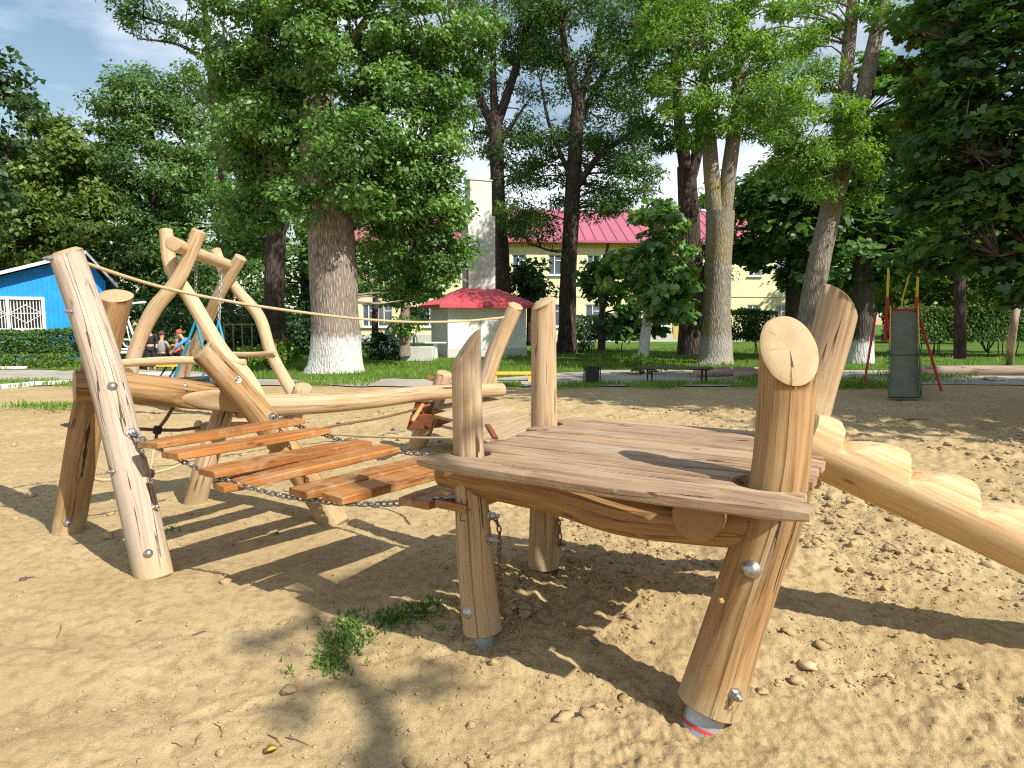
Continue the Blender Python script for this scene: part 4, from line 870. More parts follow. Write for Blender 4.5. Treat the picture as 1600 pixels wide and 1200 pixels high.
tree('locust_tree', 'dark locust with a long straight trunk standing before the yellow building', 29,
     [[(885, 556, 0, 19), (886, 530, 0, 15), (888, 430, 0, 12.5), (893, 330, 0, 12), (899, 220, 0, 11), (904, 150, 0, 10)], [(904, 165, 0, 8), (882, 70, 0, 5), (872, -40, 0, 3)], [(904, 160, 0, 7), (930, 80, .3, 5), (950, -30, .3, 3)], [(896, 300, 0, 6), (935, 245, -.4, 5), (975, 215, -.7, 3.5), (1025, 180, -1, 1.5)], [(890, 390, 0, 4), (862, 392, -.5, 2), (825, 380, -1, 1)], [(902, 200, 0, 5), (940, 120, .5, 4), (985, 60, .5, 2)], [(897, 290, 0, 4), (860, 200, .3, 3), (845, 130, .3, 1.5)]],
     [(905, 40, 0, 80, 50, 24), (930, 150, 1.2, 70, 60, 16), (860, 250, 1.2, 50, 50, 9), (940, 240, 1.0, 40, 40, 8), (1000, 240, .8, 40, 50, 8), (965, 110, 0, 60, 50, 16), (860, 110, .3, 40, 50, 8), (970, 225, -.5, 60, 36, 16), (985, 285, -.4, 40, 28, 10), (930, 310, .5, 40, 34, 8), (800, 335, -.9, 26, 16, 5), (852, 300, .3, 40, 50, 10), (838, 350, -.9, 40, 22, 14), (960, 330, -.3, 30, 22, 6), (850, 60, .8, 44, 50, 12), (1000, 90, .8, 44, 50, 10), (1010, 160, -.5, 40, 40, 10), (870, 210, .5, 36, 34, 6), (985, 20, .5, 50, 40, 10), (860, 20, 0, 40, 40, 8)], LOCL, B_LOC, .17, 185, .78, 17, 'locust trees', ratio=.34, up=.5)
tree('rough_barked_tree', 'dark ridged trunk forking behind the pale ash tree', 25,
     [[(1083, 552, 0, 25), (1081, 500, 0, 20), (1079, 420, 0, 18), (1076, 330, 0, 16), (1072, 260, 0, 14)], [(1073, 275, 0, 10), (1063, 200, 0, 9), (1055, 100, 0, 6), (1040, -30, 0, 4)], [(1077, 290, 0, 9), (1092, 220, 0, 8), (1098, 120, 0, 5), (1105, -20, 0, 3)], [(1082, 450, 0, 9), (1104, 420, .3, 7), (1125, 360, .5, 4)]],
     [(1030, 90, .5, 60, 70, 20), (1000, 30, .5, 60, 50, 14), (1070, 30, .5, 60, 50, 14), (1040, 200, .3, 40, 40, 9), (1110, 420, .5, 24, 40, 6)], LOCL, B_LOC, .18, 150, .65, 19, ratio=.40)
ashY = gnd(1118, 569)[1]
tree('ash_tree', 'pale ash with a straight trunk that splits in two, mossy and faintly limewashed below', ashY,
     [[(1116, 574, 0, 34), (1118, 560, 0, 26), (1119, 500, 0, 22), (1121, 430, 0, 20), (1124, 370, 0, 20), (1125, 330, 0, 21)], [(1120, 350, 0, 13), (1112, 270, 0, 12), (1106, 190, .2, 10), (1102, 90, .2, 8), (1100, -30, .2, 5)], [(1129, 350, 0, 13), (1139, 270, 0, 11.5), (1148, 190, 0, 10), (1158, 80, 0, 8), (1170, -40, 0, 6)]],
     [(1090, 60, -.6, 80, 60, 26), (1180, 90, -.6, 66, 70, 26), (1060, 150, -.6, 50, 50, 14), (1185, 180, -.4, 44, 46, 12), (1050, 20, 0, 50, 40, 12), (1200, 10, 0, 60, 50, 14), (1130, 160, -1, 40, 40, 8), (1240, 60, .3, 50, 60, 10), (1100, 215, -.6, 36, 20, 5)], ASHL, B_ASH, .15, 170, .56, 23, 'ash trees', ratio=.38, up=.6)
tree('ash_tree', 'leaning ash with two pale stems and bright green leaf sprays', 18,
     [[(1254, 580, 0, 24), (1262, 520, 0, 19), (1272, 450, 0, 17.5), (1288, 370, 0, 16.5), (1302, 310, 0, 16), (1307, 285, 0, 17)], [(1304, 310, 0, 11), (1312, 230, .1, 10), (1322, 120, .2, 10), (1337, -40, .3, 9)], [(1310, 300, 0, 11), (1332, 215, 0, 11), (1357, 110, 0, 11), (1390, -40, 0, 9)], [(1296, 330, 0, 4), (1260, 270, -.4, 3), (1215, 240, -.6, 1.5)]],
     [(1265, 195, -.9, 74, 60, 26), (1215, 175, -.6, 50, 46, 12), (1310, 260, -.9, 52, 44, 16), (1235, 250, -.6, 50, 36, 12), (1275, 140, -.3, 50, 30, 8), (1240, 45, 0, 50, 40, 9), (1370, 15, -.3, 34, 26, 6), (1290, 20, .3, 50, 30, 6), (1340, 300, -.4, 30, 30, 4)], ASHL, B_ASH, .12, 185, .42, 27, 'ash trees', ratio=.34, up=.6)
tree('chestnut_tree', 'dark chestnut with a limewashed foot behind the slide', 23,
     [[(1340, 576, 0, 24), (1343, 545, 0, 19), (1346, 480, 0, 17), (1350, 400, 0, 15), (1352, 300, 0, 12), (1350, 180, 0, 7)], [(1348, 400, 0, 8), (1290, 330, 0, 5), (1240, 300, 0, 3)]],
     [(1340, 400, 0, 80, 60, 30), (1255, 350, .5, 56, 50, 18), (1290, 300, .6, 90, 70, 34), (1400, 310, .5, 70, 90, 34), (1380, 180, .6, 80, 90, 34), (1420, 400, .5, 50, 50, 14)], MAPL, B_CHEST, .24, 66, .80, 29, shape='lobed', flat=.26, up=1.3)
tree('chestnut_tree', 'dark trunk with a drooping crown between the pale ash and the cut log post', 26,
     [[(1238, 552, 0, 14), (1240, 480, 0, 12), (1240, 380, 0, 11), (1235, 250, 0, 7)]],
     [(1190, 385, -.5, 52, 34, 14), (1180, 300, 0, 44, 50, 12), (1240, 300, 0, 70, 70, 22), (1270, 420, 0, 46, 44, 12)], MAPL, B_CHEST, .25, 66, .80, 31, shape='lobed', flat=.26, up=1.3)
tree('maple_tree', 'big shady maple filling the upper right corner with hanging boughs', 10.5,
     [[(1790, 640, 0, 40), (1785, 450, 0, 34), (1780, 200, 0, 30), (1770, -60, 0, 22)], [(1783, 330, 0, 16), (1660, 250, -.3, 10), (1520, 240, -.6, 4)], [(1782, 250, 0, 16), (1640, 120, 0, 10), (1480, 60, 0, 4)], [(1783, 400, 0, 12), (1660, 380, -.3, 6), (1560, 400, -.4, 2)]],
     [(1570, 240, -.3, 115, 80, 44), (1600, 120, 0, 130, 80, 44), (1560, 350, 0, 95, 66, 34), (1500, 40, .6, 100, 70, 26), (1640, 420, 0, 80, 60, 20), (1465, 300, .8, 50, 80, 18), (1470, 180, 1.0, 60, 80, 20), (1700, 260, 0, 120, 160, 40), (1470, 400, 1.2, 40, 36, 7)], MAPL, B_DARK, .135, 68, .50, 33, shape='lobed', flat=.22, up=1.5)
tree('maple_tree', 'maple with turning orange and yellow leaves behind the shady maple', 17,
     [[(1500, 560, 0, 9), (1498, 400, 0, 8), (1490, 200, 0, 7), (1480, 60, 0, 5)]],
     [(1465, 80, 0, 50, 70, 22), (1440, 180, 0, 36, 50, 10), (1510, 10, 0, 50, 44, 12)], MAPY, B_DARK, .17, 60, .5, 35, shape='lobed', flat=.3)
tree('bushy_tree', 'sunlit yellowish green tree seen through the gap beside the slide', 27,
     [[(1500, 545, 0, 8), (1505, 470, 0, 6), (1510, 400, 0, 4)]],
     [(1460, 450, 0, 60, 50, 22), (1530, 440, 0, 60, 60, 22), (1500, 380, .5, 60, 60, 16), (1590, 450, 0, 50, 60, 16), (1410, 440, 1, 40, 60, 12)], BRIGHT, B_DARK, .22, 95, .8, 37, ratio=.62)
mapY = gnd(1003, 570)[1]
tree('young_maple', 'small round maple on a leaning limewashed stem before the yellow building', mapY,
     [[(1002, 574, 0, 11), (1004, 560, 0, 9), (1010, 510, 0, 8), (1016, 455, 0, 7), (1022, 400, 0, 5), (1025, 340, 0, 3)], [(1017, 450, 0, 4), (1050, 410, -.2, 2.5), (1075, 400, -.3, 1.5)], [(1016, 455, 0, 4), (985, 420, -.2, 2.5), (965, 400, -.3, 1.5)]],
     [(1030, 350, 0, 40, 32, 13), (1015, 400, -.2, 48, 36, 15), (1055, 420, 0, 34, 40, 10), (975, 430, .2, 34, 30, 9), (1030, 465, -.2, 50, 32, 14), (1070, 470, .2, 26, 30, 6), (1050, 500, .5, 40, 26, 6)], OAKL, B_WHITE, .22, 56, .42, 39, shape='lobed', flat=.42)
tree('young_tree', 'slim dark stemmed tree growing beside the small maple', 26,
     [[(940, 548, 0, 6), (941, 490, 0, 5), (945, 420, 0, 4), (950, 380, 0, 2)]],
     [(945, 425, 0, 30, 30, 9), (965, 480, 0, 28, 30, 8), (930, 440, .3, 22, 22, 5), (970, 510, .3, 30, 20, 6)], MAPL, B_DARK, .25, 48, .5, 41, shape='lobed', flat=.5)
tree('young_tree', 'small dark tree half hidden behind the red roofed shed', 31,
     [[(828, 540, 0, 6), (828, 480, 0, 5), (828, 430, 0, 3)]], [(828, 432, 0, 26, 26, 10), (815, 455, 0, 24, 20, 7), (842, 455, 0, 20, 20, 6)], DARKL, B_DARK, .26, 70, .55, 43)
tree('young_tree', 'thin tree with an ivy covered foot near the low window', 24,
     [[(632, 556, 0, 9), (632, 520, 0, 7.5), (634, 460, 0, 6), (640, 400, 0, 4)]], [(640, 440, 0, 30, 24, 6), (632, 505, -.3, 9, 14, 4), (600, 450, .4, 40, 34, 9), (690, 430, .3, 30, 36, 9)], OAKL, mat_bark('pale_bark', (.42, .36, .28), (.26, .2, .15), scale=2), .19, 70, .5, 45)
tree('young_tree', 'thin dark tree standing before the low window', 26,
     [[(586, 552, 0, 6), (586, 500, 0, 5), (588, 430, 0, 4), (590, 380, 0, 3)]], [(575, 430, 0, 40, 40, 12), (600, 390, 0, 40, 36, 9)], OAKL, B_DARK, .2, 80, .6, 47)
# trees beyond, seen in the gaps: a few kinds, copied
far_spots = [(130, 50, 430, 1.0), (300, 54, 400, 1.05), (480, 52, 400, 1.1), (640, 56, 420, 1.0), (760, 60, 400, .8), (900, 62, 400, .72), (1010, 60, 400, .78), (1180, 52, 400, 1.0), (1330, 46, 400, 1.05), (1480, 48, 400, 1.1), (1640, 46, 400, 1.1), (1800, 44, 400, 1.1), (-60, 50, 400, 1.1), (-230, 46, 400, 1.1), (560, 46, 400, .75), (1420, 40, 400, .7)]
fb = None; W1 = 'far green tree '
lw = [W1+x for x in ('between the blue house and the crooked log swing', 'behind the feathery bluish tree', 'behind the old ridged trunk beside the oak', 'over the low window left of the boiler shed', 'rising pale behind the concrete chimney', 'over the crimson roof behind the straight locust', 'over the crimson roof above the young maple', 'behind the twin stemmed mossy ash', 'behind the chestnut with the limewashed foot', 'behind the maple with turning leaves', 'deep behind the long clipped hedge on the right', 'beyond the right edge behind the linden', 'behind the left part of the blue house', 'beyond the left edge behind the side branches', 'low between the oak and the boiler shed', 'low between the slide and the shady maple')]
for i, (px, Y, _, sc) in enumerate(far_spots):
    x = (px-800)/F*Y; lab = lw[i]; grp = 'trees beyond the building' if 700 < px < 1100 else 'trees beyond the play yard'
    if i in (0, 7):
        b = np.array([x, Y, 0.]); rg_ = np.random.RandomState(i+3)
        lo = [(b+[rg_.uniform(-3, 3), rg_.uniform(-2, 2), 2.2+1.25*j], np.array([2.8-.1*j, 2.6, 2.0]), 20) for j in range(8)]
        fb = tree('background_tree', lab, Y, [([b, b+[0, 0, 5], b+[.3, 0, 11]], [.35, .3, .1])], lo, ACAL if i == 0 else HEDGEL, B_DARK, .46, 48, 1.15, 60+i, grp, absolute=True, ratio=.6)
    else: copy_tree(fb, (x, Y, 0), i*1.3, sc, lab, grp)
# trees around the yard that stand behind or beside the viewer: they throw the shade
def shade_tree(loc, hgt, r, label, seed, mat=MAPL, n=40, lean=(0, 0)):
    b = np.array([*loc, 0.]); t = b+[lean[0], lean[1], hgt]
    lo = [(t+[r*.45*math.cos(a), r*.45*math.sin(a), z], np.array([r*.62, r*.62, r*.45]), n) for a, z in ((0, 0), (1.6, -1), (3.1, .3), (4.7, -.6))] + [(t+[0, 0, r*.35], np.array([r*.6]*2+[r*.4]), n)]
    tree('linden_tree', label, 12, [([b, b+(t-b)*.5, t], [.4, .32, .12])], lo, mat, B_DARK, .34, 70, 1.1, seed, 'tall lindens beside the yard', absolute=True, ratio=.75, tn=12)
shade_tree((14.6, 7.2), 9.4, 5.6, 'tall linden standing to the right of the yard beside the viewer', 71)
shade_tree((19.5, 6.2), 10, 5.0, 'tall linden standing to the right of the slide', 73)
# young bare tree whose soft shadow crosses the sand
tip = gnd(448, 880); q = gnd(600, 1180)
Hh = 10.5; sx = np.array([sd[0], sd[1], 0])/sd[2]
def up_(g, z): return g + sx*z + np.array([0, 0, z])
base = up_(gnd(780, 1500), 0)
tt = [(up_(gnd(690, 1330), 4.92)), (up_(gnd(600, 1130), 6.36)), (up_(gnd(520, 1000), 7.32)), (up_(gnd(470, 905), 8.16))]
b0 = tt[0]*1.0; b0 = np.array([tt[0][0]+.5, tt[0][1]-.7, 0])
def lb(z, c, d): return ([up_(gnd(*c[0]), z), up_(gnd(*c[1]), z+.15)], [.04, .015])
tree('slender_tree', 'slender leaning tree behind the viewer casting its shadow over the sand', 12,
     [([b0, (b0+tt[0])/2, *tt], [.13, .11, .075, .06, .05, .03])] + [lb(6.9, ((560, 1060), (440, 1080)), 0), lb(6.6, ((590, 1090), (680, 1050)), 0), lb(7.7, ((500, 960), (410, 1000)), 0), lb(7.8, ((480, 930), (590, 880)), 0)],
     [(up_(gnd(640, 1190), 6.0), np.array([.14, .14, .2]), 2), (up_(gnd(440, 1080), 6.95), np.array([.16]*3), 2), (up_(gnd(410, 995), 7.7), np.array([.15]*3), 2), (up_(gnd(680, 1050), 6.65), np.array([.12]*3), 2), (up_(gnd(500, 900), 7.9), np.array([.2]*3), 3)], MAPL, B_DARK, .08, 16, .14, 81, absolute=True, tn=8)

# hedges and bushes
def hedge(name, label, p0, p1, w, h, mat, n, ls, seed, cat='hedge', group=None, z0=0.0, rnd=.12):
    p0, p1 = np.asarray(p0, float), np.asarray(p1, float); d = unit(p1-p0); sdv = np.array([-d[1], d[0], 0]); L = np.linalg.norm(p1-p0); rng = np.random.RandomState(seed)
    root = empty(name, (*((p0+p1)/2)[:2], 0), label, cat, group)
    tw = []
    for i in range(max(3, int(L/.5))):
        b = p0 + d*rng.rand()*L + sdv*(rng.rand()-.5)*w*.5; tw.append(([np.array([b[0], b[1], 0]), b*[1, 1, 0]+[rng.randn()*.06, rng.randn()*.06, z0+h*.5], b*[1, 1, 0]+[rng.randn()*.1, rng.randn()*.1, z0+h*.85]], [.025, .018, .006]))
    tube_obj('stem', tw, B_DARK, root, np.array([*((p0+p1)/2)[:2], 0]), n=4, step=.4)['kind'] = 'stuff'
    u = rng.rand(n, 3); f = rng.rand(n); v = u[:, 1]; z = u[:, 2]
    k = f < .8; side = rng.randint(0, 3, n); v = np.where(k & (side == 0), .03*rng.rand(n), v); v = np.where(k & (side == 1), 1-.03*rng.rand(n), v); z = np.where(k & (side == 2), 1-.03*rng.rand(n), np.where(k, z**1.35, z))
    v = np.where(z > .8, .5+(v-.5)*(1-.5*(z-.8)), v)
    C = p0 + d*(u[:, :1]*L) + sdv*((v-.5)*w)[:, None]; bump = vnoise(C[:, 0]*2.2, C[:, 1]*2.2, z*3, seed)*rnd
    C = C + np.array([0, 0, 1.])*(z0 + z*h*(1+bump) - 0)[:, None] + sdv*((v-.5)*bump*w*1.2)[:, None]; C[:, 2] = np.maximum(C[:, 2], .03)
    O = sdv*((v-.5)*2)[:, None] + np.array([0, 0, 1.])*((z-.4)*1.2)[:, None]
    leaves('foliage', C, ls, O, mat, root, np.array([*((p0+p1)/2)[:2], 0]), 'oval', .6, seed, .5)['kind'] = 'stuff'; return root
def bush(label, px, py, Y, rx, rz, mat, n, ls, seed, group=None):
    c = at(px, py, Y); k = Y/F; base = np.array([c[0], c[1], 0.])
    root = empty('bush', base, label, 'bush', group); rng = np.random.RandomState(seed)
    C, O, K, TT = crown_points([(np.array([c[0], c[1], max(c[2], .2)]), np.array([rx*k, rx*k*.8, rz*k]), 14)], n/14, rx*k*.42, seed, .8, .4); ok = C[:, 2] > .03; C, O, TT = C[ok], O[ok], TT[ok]
    tube_obj('stem', [([base, (base+kc)/2+[0, 0, .05], np.maximum(kc, [-1e9, -1e9, .1])], [.03, .02, .008]) for kc in K[:7]], B_DARK, root, base, n=5, step=.3)['kind'] = 'stuff'
    leaves('foliage', C, ls, O, mat, root, base, 'oval', .6, seed, .6, TT)['kind'] = 'stuff'; return root
hedge('hedge', 'clipped green hedge in front of the blue house', at(-260, 560, 21.5), at(122, 555, 21.5), 1.0, .74, HEDGEL, 24000, .09, 91)
hedge('hedge', 'low bright green hedge strip under the clipped hedge', at(-200, 572, 20.8), at(118, 572, 20.8), .5, .36, BRIGHT, 5000, .07, 92, z0=-.02)
hedge('hedge', 'long clipped hedge behind the slide at the right', at(1392, 530, 26.5), at(1720, 530, 26.5), 1.3, 1.15, HEDGEL, 28000, .11, 93)
hedge('hedge', 'clipped hedge beside the pale ash trunk', at(1148, 530, 28), at(1200, 530, 28.5), 1.2, 1.1, HEDGEL, 5000, .11, 94)
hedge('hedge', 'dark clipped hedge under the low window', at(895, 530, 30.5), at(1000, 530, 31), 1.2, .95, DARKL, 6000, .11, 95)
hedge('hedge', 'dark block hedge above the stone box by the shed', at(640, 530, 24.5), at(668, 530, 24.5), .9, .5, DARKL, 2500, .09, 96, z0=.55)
bush('dark bush below the low window at the thin trees', 598, 540, 25, 34, 20, DARKL, 1800, .13, 97, 'bushes on the lawn')
bush('bright green weeds around the foot of the small maple', 1003, 568, 18.6, 34, 10, BRIGHT, 900, .10, 98, 'bushes on the lawn')
bush('bright green bush beyond the far crossbar of the log swing', 425, 553, 19.5, 44, 12, BRIGHT, 1600, .12, 99, 'bushes on the lawn')
bush('yellow green bush far behind the clipped hedge on the right', 1545, 500, 30, 60, 20, BRIGHT, 2200, .16, 100, 'bushes on the lawn')
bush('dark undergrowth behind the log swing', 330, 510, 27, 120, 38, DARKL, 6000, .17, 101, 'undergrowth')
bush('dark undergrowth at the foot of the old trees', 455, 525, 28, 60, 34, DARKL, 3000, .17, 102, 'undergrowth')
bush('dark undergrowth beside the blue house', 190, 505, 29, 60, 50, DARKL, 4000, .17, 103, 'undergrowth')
bush('dark ground shrub at the foot of the locust trunk', 905, 535, 29, 16, 14, DARKL, 700, .12, 104, 'bushes on the lawn')

# ================================================================ buildings
YELLOW = mat_plain('yellow_plaster', (.76, .67, .42), .9, 0, .08, 1.2, .2)
OCHRE = mat_plain('ochre_plaster', (.62, .42, .13), .9, 0, .08, 1.2, .2)
PALEW = mat_plain('pale_plaster', (.80, .79, .73), .9, 0, .06, 1.6, .2)
GREYP = mat_plain('grey_plaster', (.52, .51, .47), .9, 0, .12, 1.6, .25)
REDROOF = mat_plain('red_roof_metal', (.58, .075, .095), .45, 0, .08, 3, .05, .5)
PINKROOF = mat_plain('crimson_roof_metal', (.40, .11, .16), .5, 0, .1, 1, .05, .5)
WINW = mat_plain('white_window_plastic', (.78, .78, .77), .4)
GLASS = mat_plain('window_glass', (.10, .13, .15), .06, 0, .3, .6, 0, .8)
DARKIN = mat_plain('dark_pane', (.018, .018, .02), .15, 0, .3, 2, 0, .6)
def facade(o, u, wdt, hgt, wins, depth=.16):
    """wall with real openings; wins: (x, z, w, h); returns MB with wall + reveals"""
    n = np.array([u[1], -u[0], 0]); xs = sorted({0, wdt, *[w[0] for w in wins], *[w[0]+w[2] for w in wins]}); zs = sorted({0, hgt, *[w[1] for w in wins], *[w[1]+w[3] for w in wins]}); mb = MB()
    P = lambda x, z, d=0: o + u*x + np.array([0, 0, z]) - n*d
    for a, b in zip(xs, xs[1:]):
        for c, d in zip(zs, zs[1:]):
            if not any(w[0]-1e-6 <= a and b <= w[0]+w[2]+1e-6 and w[1]-1e-6 <= c and d <= w[1]+w[3]+1e-6 for w in wins): mb.poly([P(a, c), P(b, c), P(b, d), P(a, d)])
    for x, z, w, h in wins:
        for p, q in (((x, z), (x+w, z)), ((x+w, z), (x+w, z+h)), ((x+w, z+h), (x, z+h)), ((x, z+h), (x, z))): mb.poly([P(*p), P(*q), P(*q, depth), P(*p, depth)])
    return mb, P, n
def window(P, u, n, x, z, w, h, parent, depth=.10):
    c = P(x+w/2, z+h/2, depth); t = .07; ax = (u, n, (0, 0, 1)); m = MB()
    for s in (-1, 1): m.box(c+u*s*(w/2-t/2), (t, .06, h), ax); m.box(c+np.array([0, 0, s*(h/2-t/2)]), (w-2*t, .06, t), ax)
    m.box(c-u*w*.04, (.06, .055, h-2*t), ax); m.box(c+np.array([0, 0, h*.2])+u*w*.23, (w*.46-.06, .05, .05), ax)
    f = m.build('window', WINW, parent); MB().box(c-n*.012, (w-2*t+.01, .012, h-2*t+.01), ax).build('pane', GLASS, f)
    MB().box(P(x+w/2, z-.03, -.05), (w+.12, .16, .05), ax).build('sill', WINW, f)
bo = at(540, 500, 41); bo[2] = 0; be = at(1290, 500, 43.5); be[2] = 0; bu = unit(be-bo); bw = np.linalg.norm(be-bo); WH = 6.15
bld = empty('school_building', (bo+be)/2, 'long two storey yellow building with white windows and a crimson metal roof', 'building')
def bx(px): 
    r = ray(px, 500); a = np.array([[r[0], -bu[0]], [r[1], -bu[1]]]); s = np.linalg.solve(a, bo[:2]); return s[1]
wins = []
for px in (577, 601, 672, 762, 811, 867, 925, 985, 1038, 1086, 1130, 1177, 1222, 1262): wins.append((bx(px)-.42, .95, .84 if px != 925 else 1.0, 1.35))
for px in (601, 672, 811, 867, 927, 985, 1038, 1086, 1130, 1177, 1222, 1262): wins.append((bx(px)-.42, 4.05, .84, 1.25))
mb, P, bn = facade(bo, bu, bw, WH, wins); dep = 9.0
mb.poly([P(0, 0), P(0, WH), P(0, WH, dep), P(0, 0, dep)]); mb.poly([P(bw, 0), P(bw, WH), P(bw, WH, dep), P(bw, 0, dep)]); mb.poly([P(0, 0, dep), P(bw, 0, dep), P(bw, WH, dep), P(0, WH, dep)])
mb.build('wall', YELLOW, bld)
for w in wins: window(P, bu, bn, *w, bld)
MB().box(P(bw/2, 2.82, -.02), (bw+.04, .06, .10), (bu, bn, (0, 0, 1))).build('belt_course', YELLOW, bld)
MB().box(P(bw/2, WH-.28, -.05), (bw+.1, .12, .34), (bu, bn, (0, 0, 1))).build('cornice', OCHRE, bld)
MB().box(P(bw/2, .25, -.03), (bw+.06, .08, .5), (bu, bn, (0, 0, 1))).build('plinth', GREYP, bld)
MB().box(P(bx(1068), WH*.5-.2, -.03), (1.3, .1, WH-.8), (bu, bn, (0, 0, 1))).build('ochre_panel', OCHRE, bld)
rb, rm = -.45, 3.6; rz0, rz1 = WH-.08, WH+2.45
A, B, C_, D = P(-.5, rz0, rb), P(bw+.5, rz0, rb), P(bw+.5, rz0, dep+.45), P(-.5, rz0, dep+.45); R1, R2 = P(4, rz1, dep/2), P(bw-4, rz1, dep/2)
rf = MB(); 
for f in ((A, B, R2, R1), (B, C_, R2), (C_, D, R1, R2), (D, A, R1)): rf.poly(f)
rf.poly((A, D, C_, B)); roof = rf.build('roof', PINKROOF, bld)
sm = MB()
for i in range(1, int(bw/.62)):
    t = i*.62/bw; p = A+(B-A)*t; e = R1+(R2-R1)*np.clip((t*bw-4)/(bw-8), 0, 1)
    if .12 < t < .88: d = unit(e-p); sm.box((p+e)/2+np.array([0, 0, .025]), (np.linalg.norm(e-p), .035, .04), (d, bu, unit(np.cross(d, bu))))
sm.build('roof_seam', PINKROOF, roof)['kind'] = 'stuff'
MB().box((A+B)/2-np.array([0, 0, .07])+bn*.04, (bw+1.02, .10, .12), (bu, bn, (0, 0, 1))).build('gutter', PINKROOF, bld)

# boiler shed with hipped ribbed roof and tall concrete chimney
sY = 25.85; so = gnd(700, 560); sa = R(21); su = np.array([math.cos(sa), math.sin(sa), 0]); sv = np.array([-math.sin(sa), math.cos(sa), 0]); sn = -sv
SW, SD, SH = 3.15, 2.45, 2.02
shed = empty('boiler_shed', so+su*SW/2+sv*SD/2, 'small pale plastered shed with a ribbed red hip roof', 'shed')
MB().prism([so, so+su*SW, so+su*SW+sv*SD, so+sv*SD], (0, 0, SH)).build('wall', PALEW, shed)
MB().box(so+su*(SW/2)+sn*.02+[0, 0, .18], (SW+.05, .05, .36), (su, sv, (0, 0, 1))).build('plinth', GREYP, shed)
ov = .42; q = [so-su*ov-sv*ov, so+su*(SW+ov)-sv*ov, so+su*(SW+ov)+sv*(SD+ov), so-su*ov+sv*(SD+ov)]; q = [p+[0, 0, SH-.03] for p in q]
rise = .66; ins = 1.42; t4 = [so+su*(SW/2-.55)+sv*(SD/2-.3), so+su*(SW/2+.6)+sv*(SD/2-.3), so+su*(SW/2+.6)+sv*(SD/2+.3), so+su*(SW/2-.55)+sv*(SD/2+.3)]; t4 = [p+[0, 0, SH+rise] for p in t4]
rm_ = MB()
for i in range(4):
    a, b, c, d = q[i], q[(i+1) % 4], t4[(i+1) % 4], t4[i]; eu = unit(b-a); L = np.linalg.norm(b-a); nn = unit(np.cross(b-a, d-a)); m = int(L/.055); prev = None
    x0, x1 = (d-a) @ eu, (c-a) @ eu; hv = (d-a) - eu*x0
    for k in range(m+1):
        x = L*k/m; hmax = 1.0 if x0 <= x <= x1 else (x/x0 if x < x0 else (L-x)/(L-x1)); off = nn*(.018*(1 if k % 4 in (1, 2) else 0)); cur = (a+eu*x+off, a+eu*x+hv*hmax+off)
        if prev is not None: rm_.poly([prev[0], cur[0], cur[1], prev[1]])
        prev = cur
rm_.poly(t4); rm_.poly([p+[0, 0, -.01] for p in q][::-1]); rm_.build('roof', REDROOF, shed)
fs = MB()
for i in range(4): a, b = q[i], q[(i+1) % 4]; fs.box((a+b)/2-[0, 0, .045], (np.linalg.norm(b-a)+.02, .02, .12), (unit(b-a), np.cross(unit(b-a), [0, 0, 1]), (0, 0, 1)))
fs.build('fascia', REDROOF, shed)
ch = empty('chimney', (*(so+su*1.5+sv*1.5)[:2], SH), 'tall pale concrete chimney rising out of the red shed roof', 'chimney')
CONC = mat_plain('pale_concrete', (.66, .645, .59), .9, 0, .14, 1.3, .3)
cc = so+su*(SW/2+.05)+sv*(SD/2+.0); k = 26.9/F; cw = 50*k*.88; 
ztop = at(760, 280, 27)[2]; zst = at(760, 336, 27)[2]
MB().box((cc[0], cc[1], (SH+.45+zst)/2), (cw, cw*.75, zst-SH-.45), (su, sv, (0, 0, 1))).build('lower_shaft', CONC, ch)
MB().box((cc[0], cc[1], (ztop+zst)/2+.01), (cw*.80, cw*.6, ztop-zst), (su, sv, (0, 0, 1))).build('upper_shaft', CONC, ch)
MB().box((cc[0], cc[1], ztop+.03), (cw*.86, cw*.66, .05), (su, sv, (0, 0, 1))).build('cap', GREYP, ch)
for s in (-1, 1):
    p = cc+su*s*(cw/2+.02)+sn*(cw*.375-.05); MB().box((p[0], p[1], (SH+.5+zst)/2), (.05, .05, zst-SH-.5), (su, sv, (0, 0, 1))).build('steel_angle', mat_plain('dark_steel_angle', (.12, .09, .08), .6) if s < 0 else bpy.data.materials['dark_steel_angle'], ch)

# blue house
BLUE = mat_plain('blue_paint', (.015, .28, .78), .55, 0, .16, 2.5, .25)
hp0 = at(60, 540, 25.0)*[1, 1, 0]; ha = R(36); hu = np.array([math.cos(ha), math.sin(ha), 0]); hv = np.array([-math.sin(ha), math.cos(ha), 0])
house = empty('blue_house', hp0, 'bright blue wooden house with a white barred window', 'house')
def HS(px, py):
    """(distance along the gable, height) of a photo point on the gable plane"""
    r = ray(px, py); M_ = np.array([[r[0], -hu[0]], [r[1], -hu[1]]]); q, s_ = np.linalg.solve(M_, hp0[:2]); return s_, EYE + r[2]*q
def HP(s_, z, d=0.0): return hp0 + hu*s_ + hv*d + np.array([0, 0, z])
HAX = (hu, hv, (0, 0, 1))
xl, xr = HS(-330, 500)[0], HS(168, 500)[0]; pkx, pkz = HS(132, 396); zl = HS(-330, 512)[1]; zr = HS(168, 440)[1]
wx0, wx1 = HS(-48, 500)[0], HS(66, 500)[0]; wz0, wz1 = HS(60, 513)[1], HS(60, 468)[1]
def topz(x): return np.interp(x, [xl, pkx, xr], [zl, pkz-.08, zr])
hb = MB()
hb.poly([HP(xl, 0), HP(wx0, 0), HP(wx0, topz(wx0)), HP(xl, topz(xl))]); hb.poly([HP(wx0, 0), HP(wx1, 0), HP(wx1, wz0), HP(wx0, wz0)])
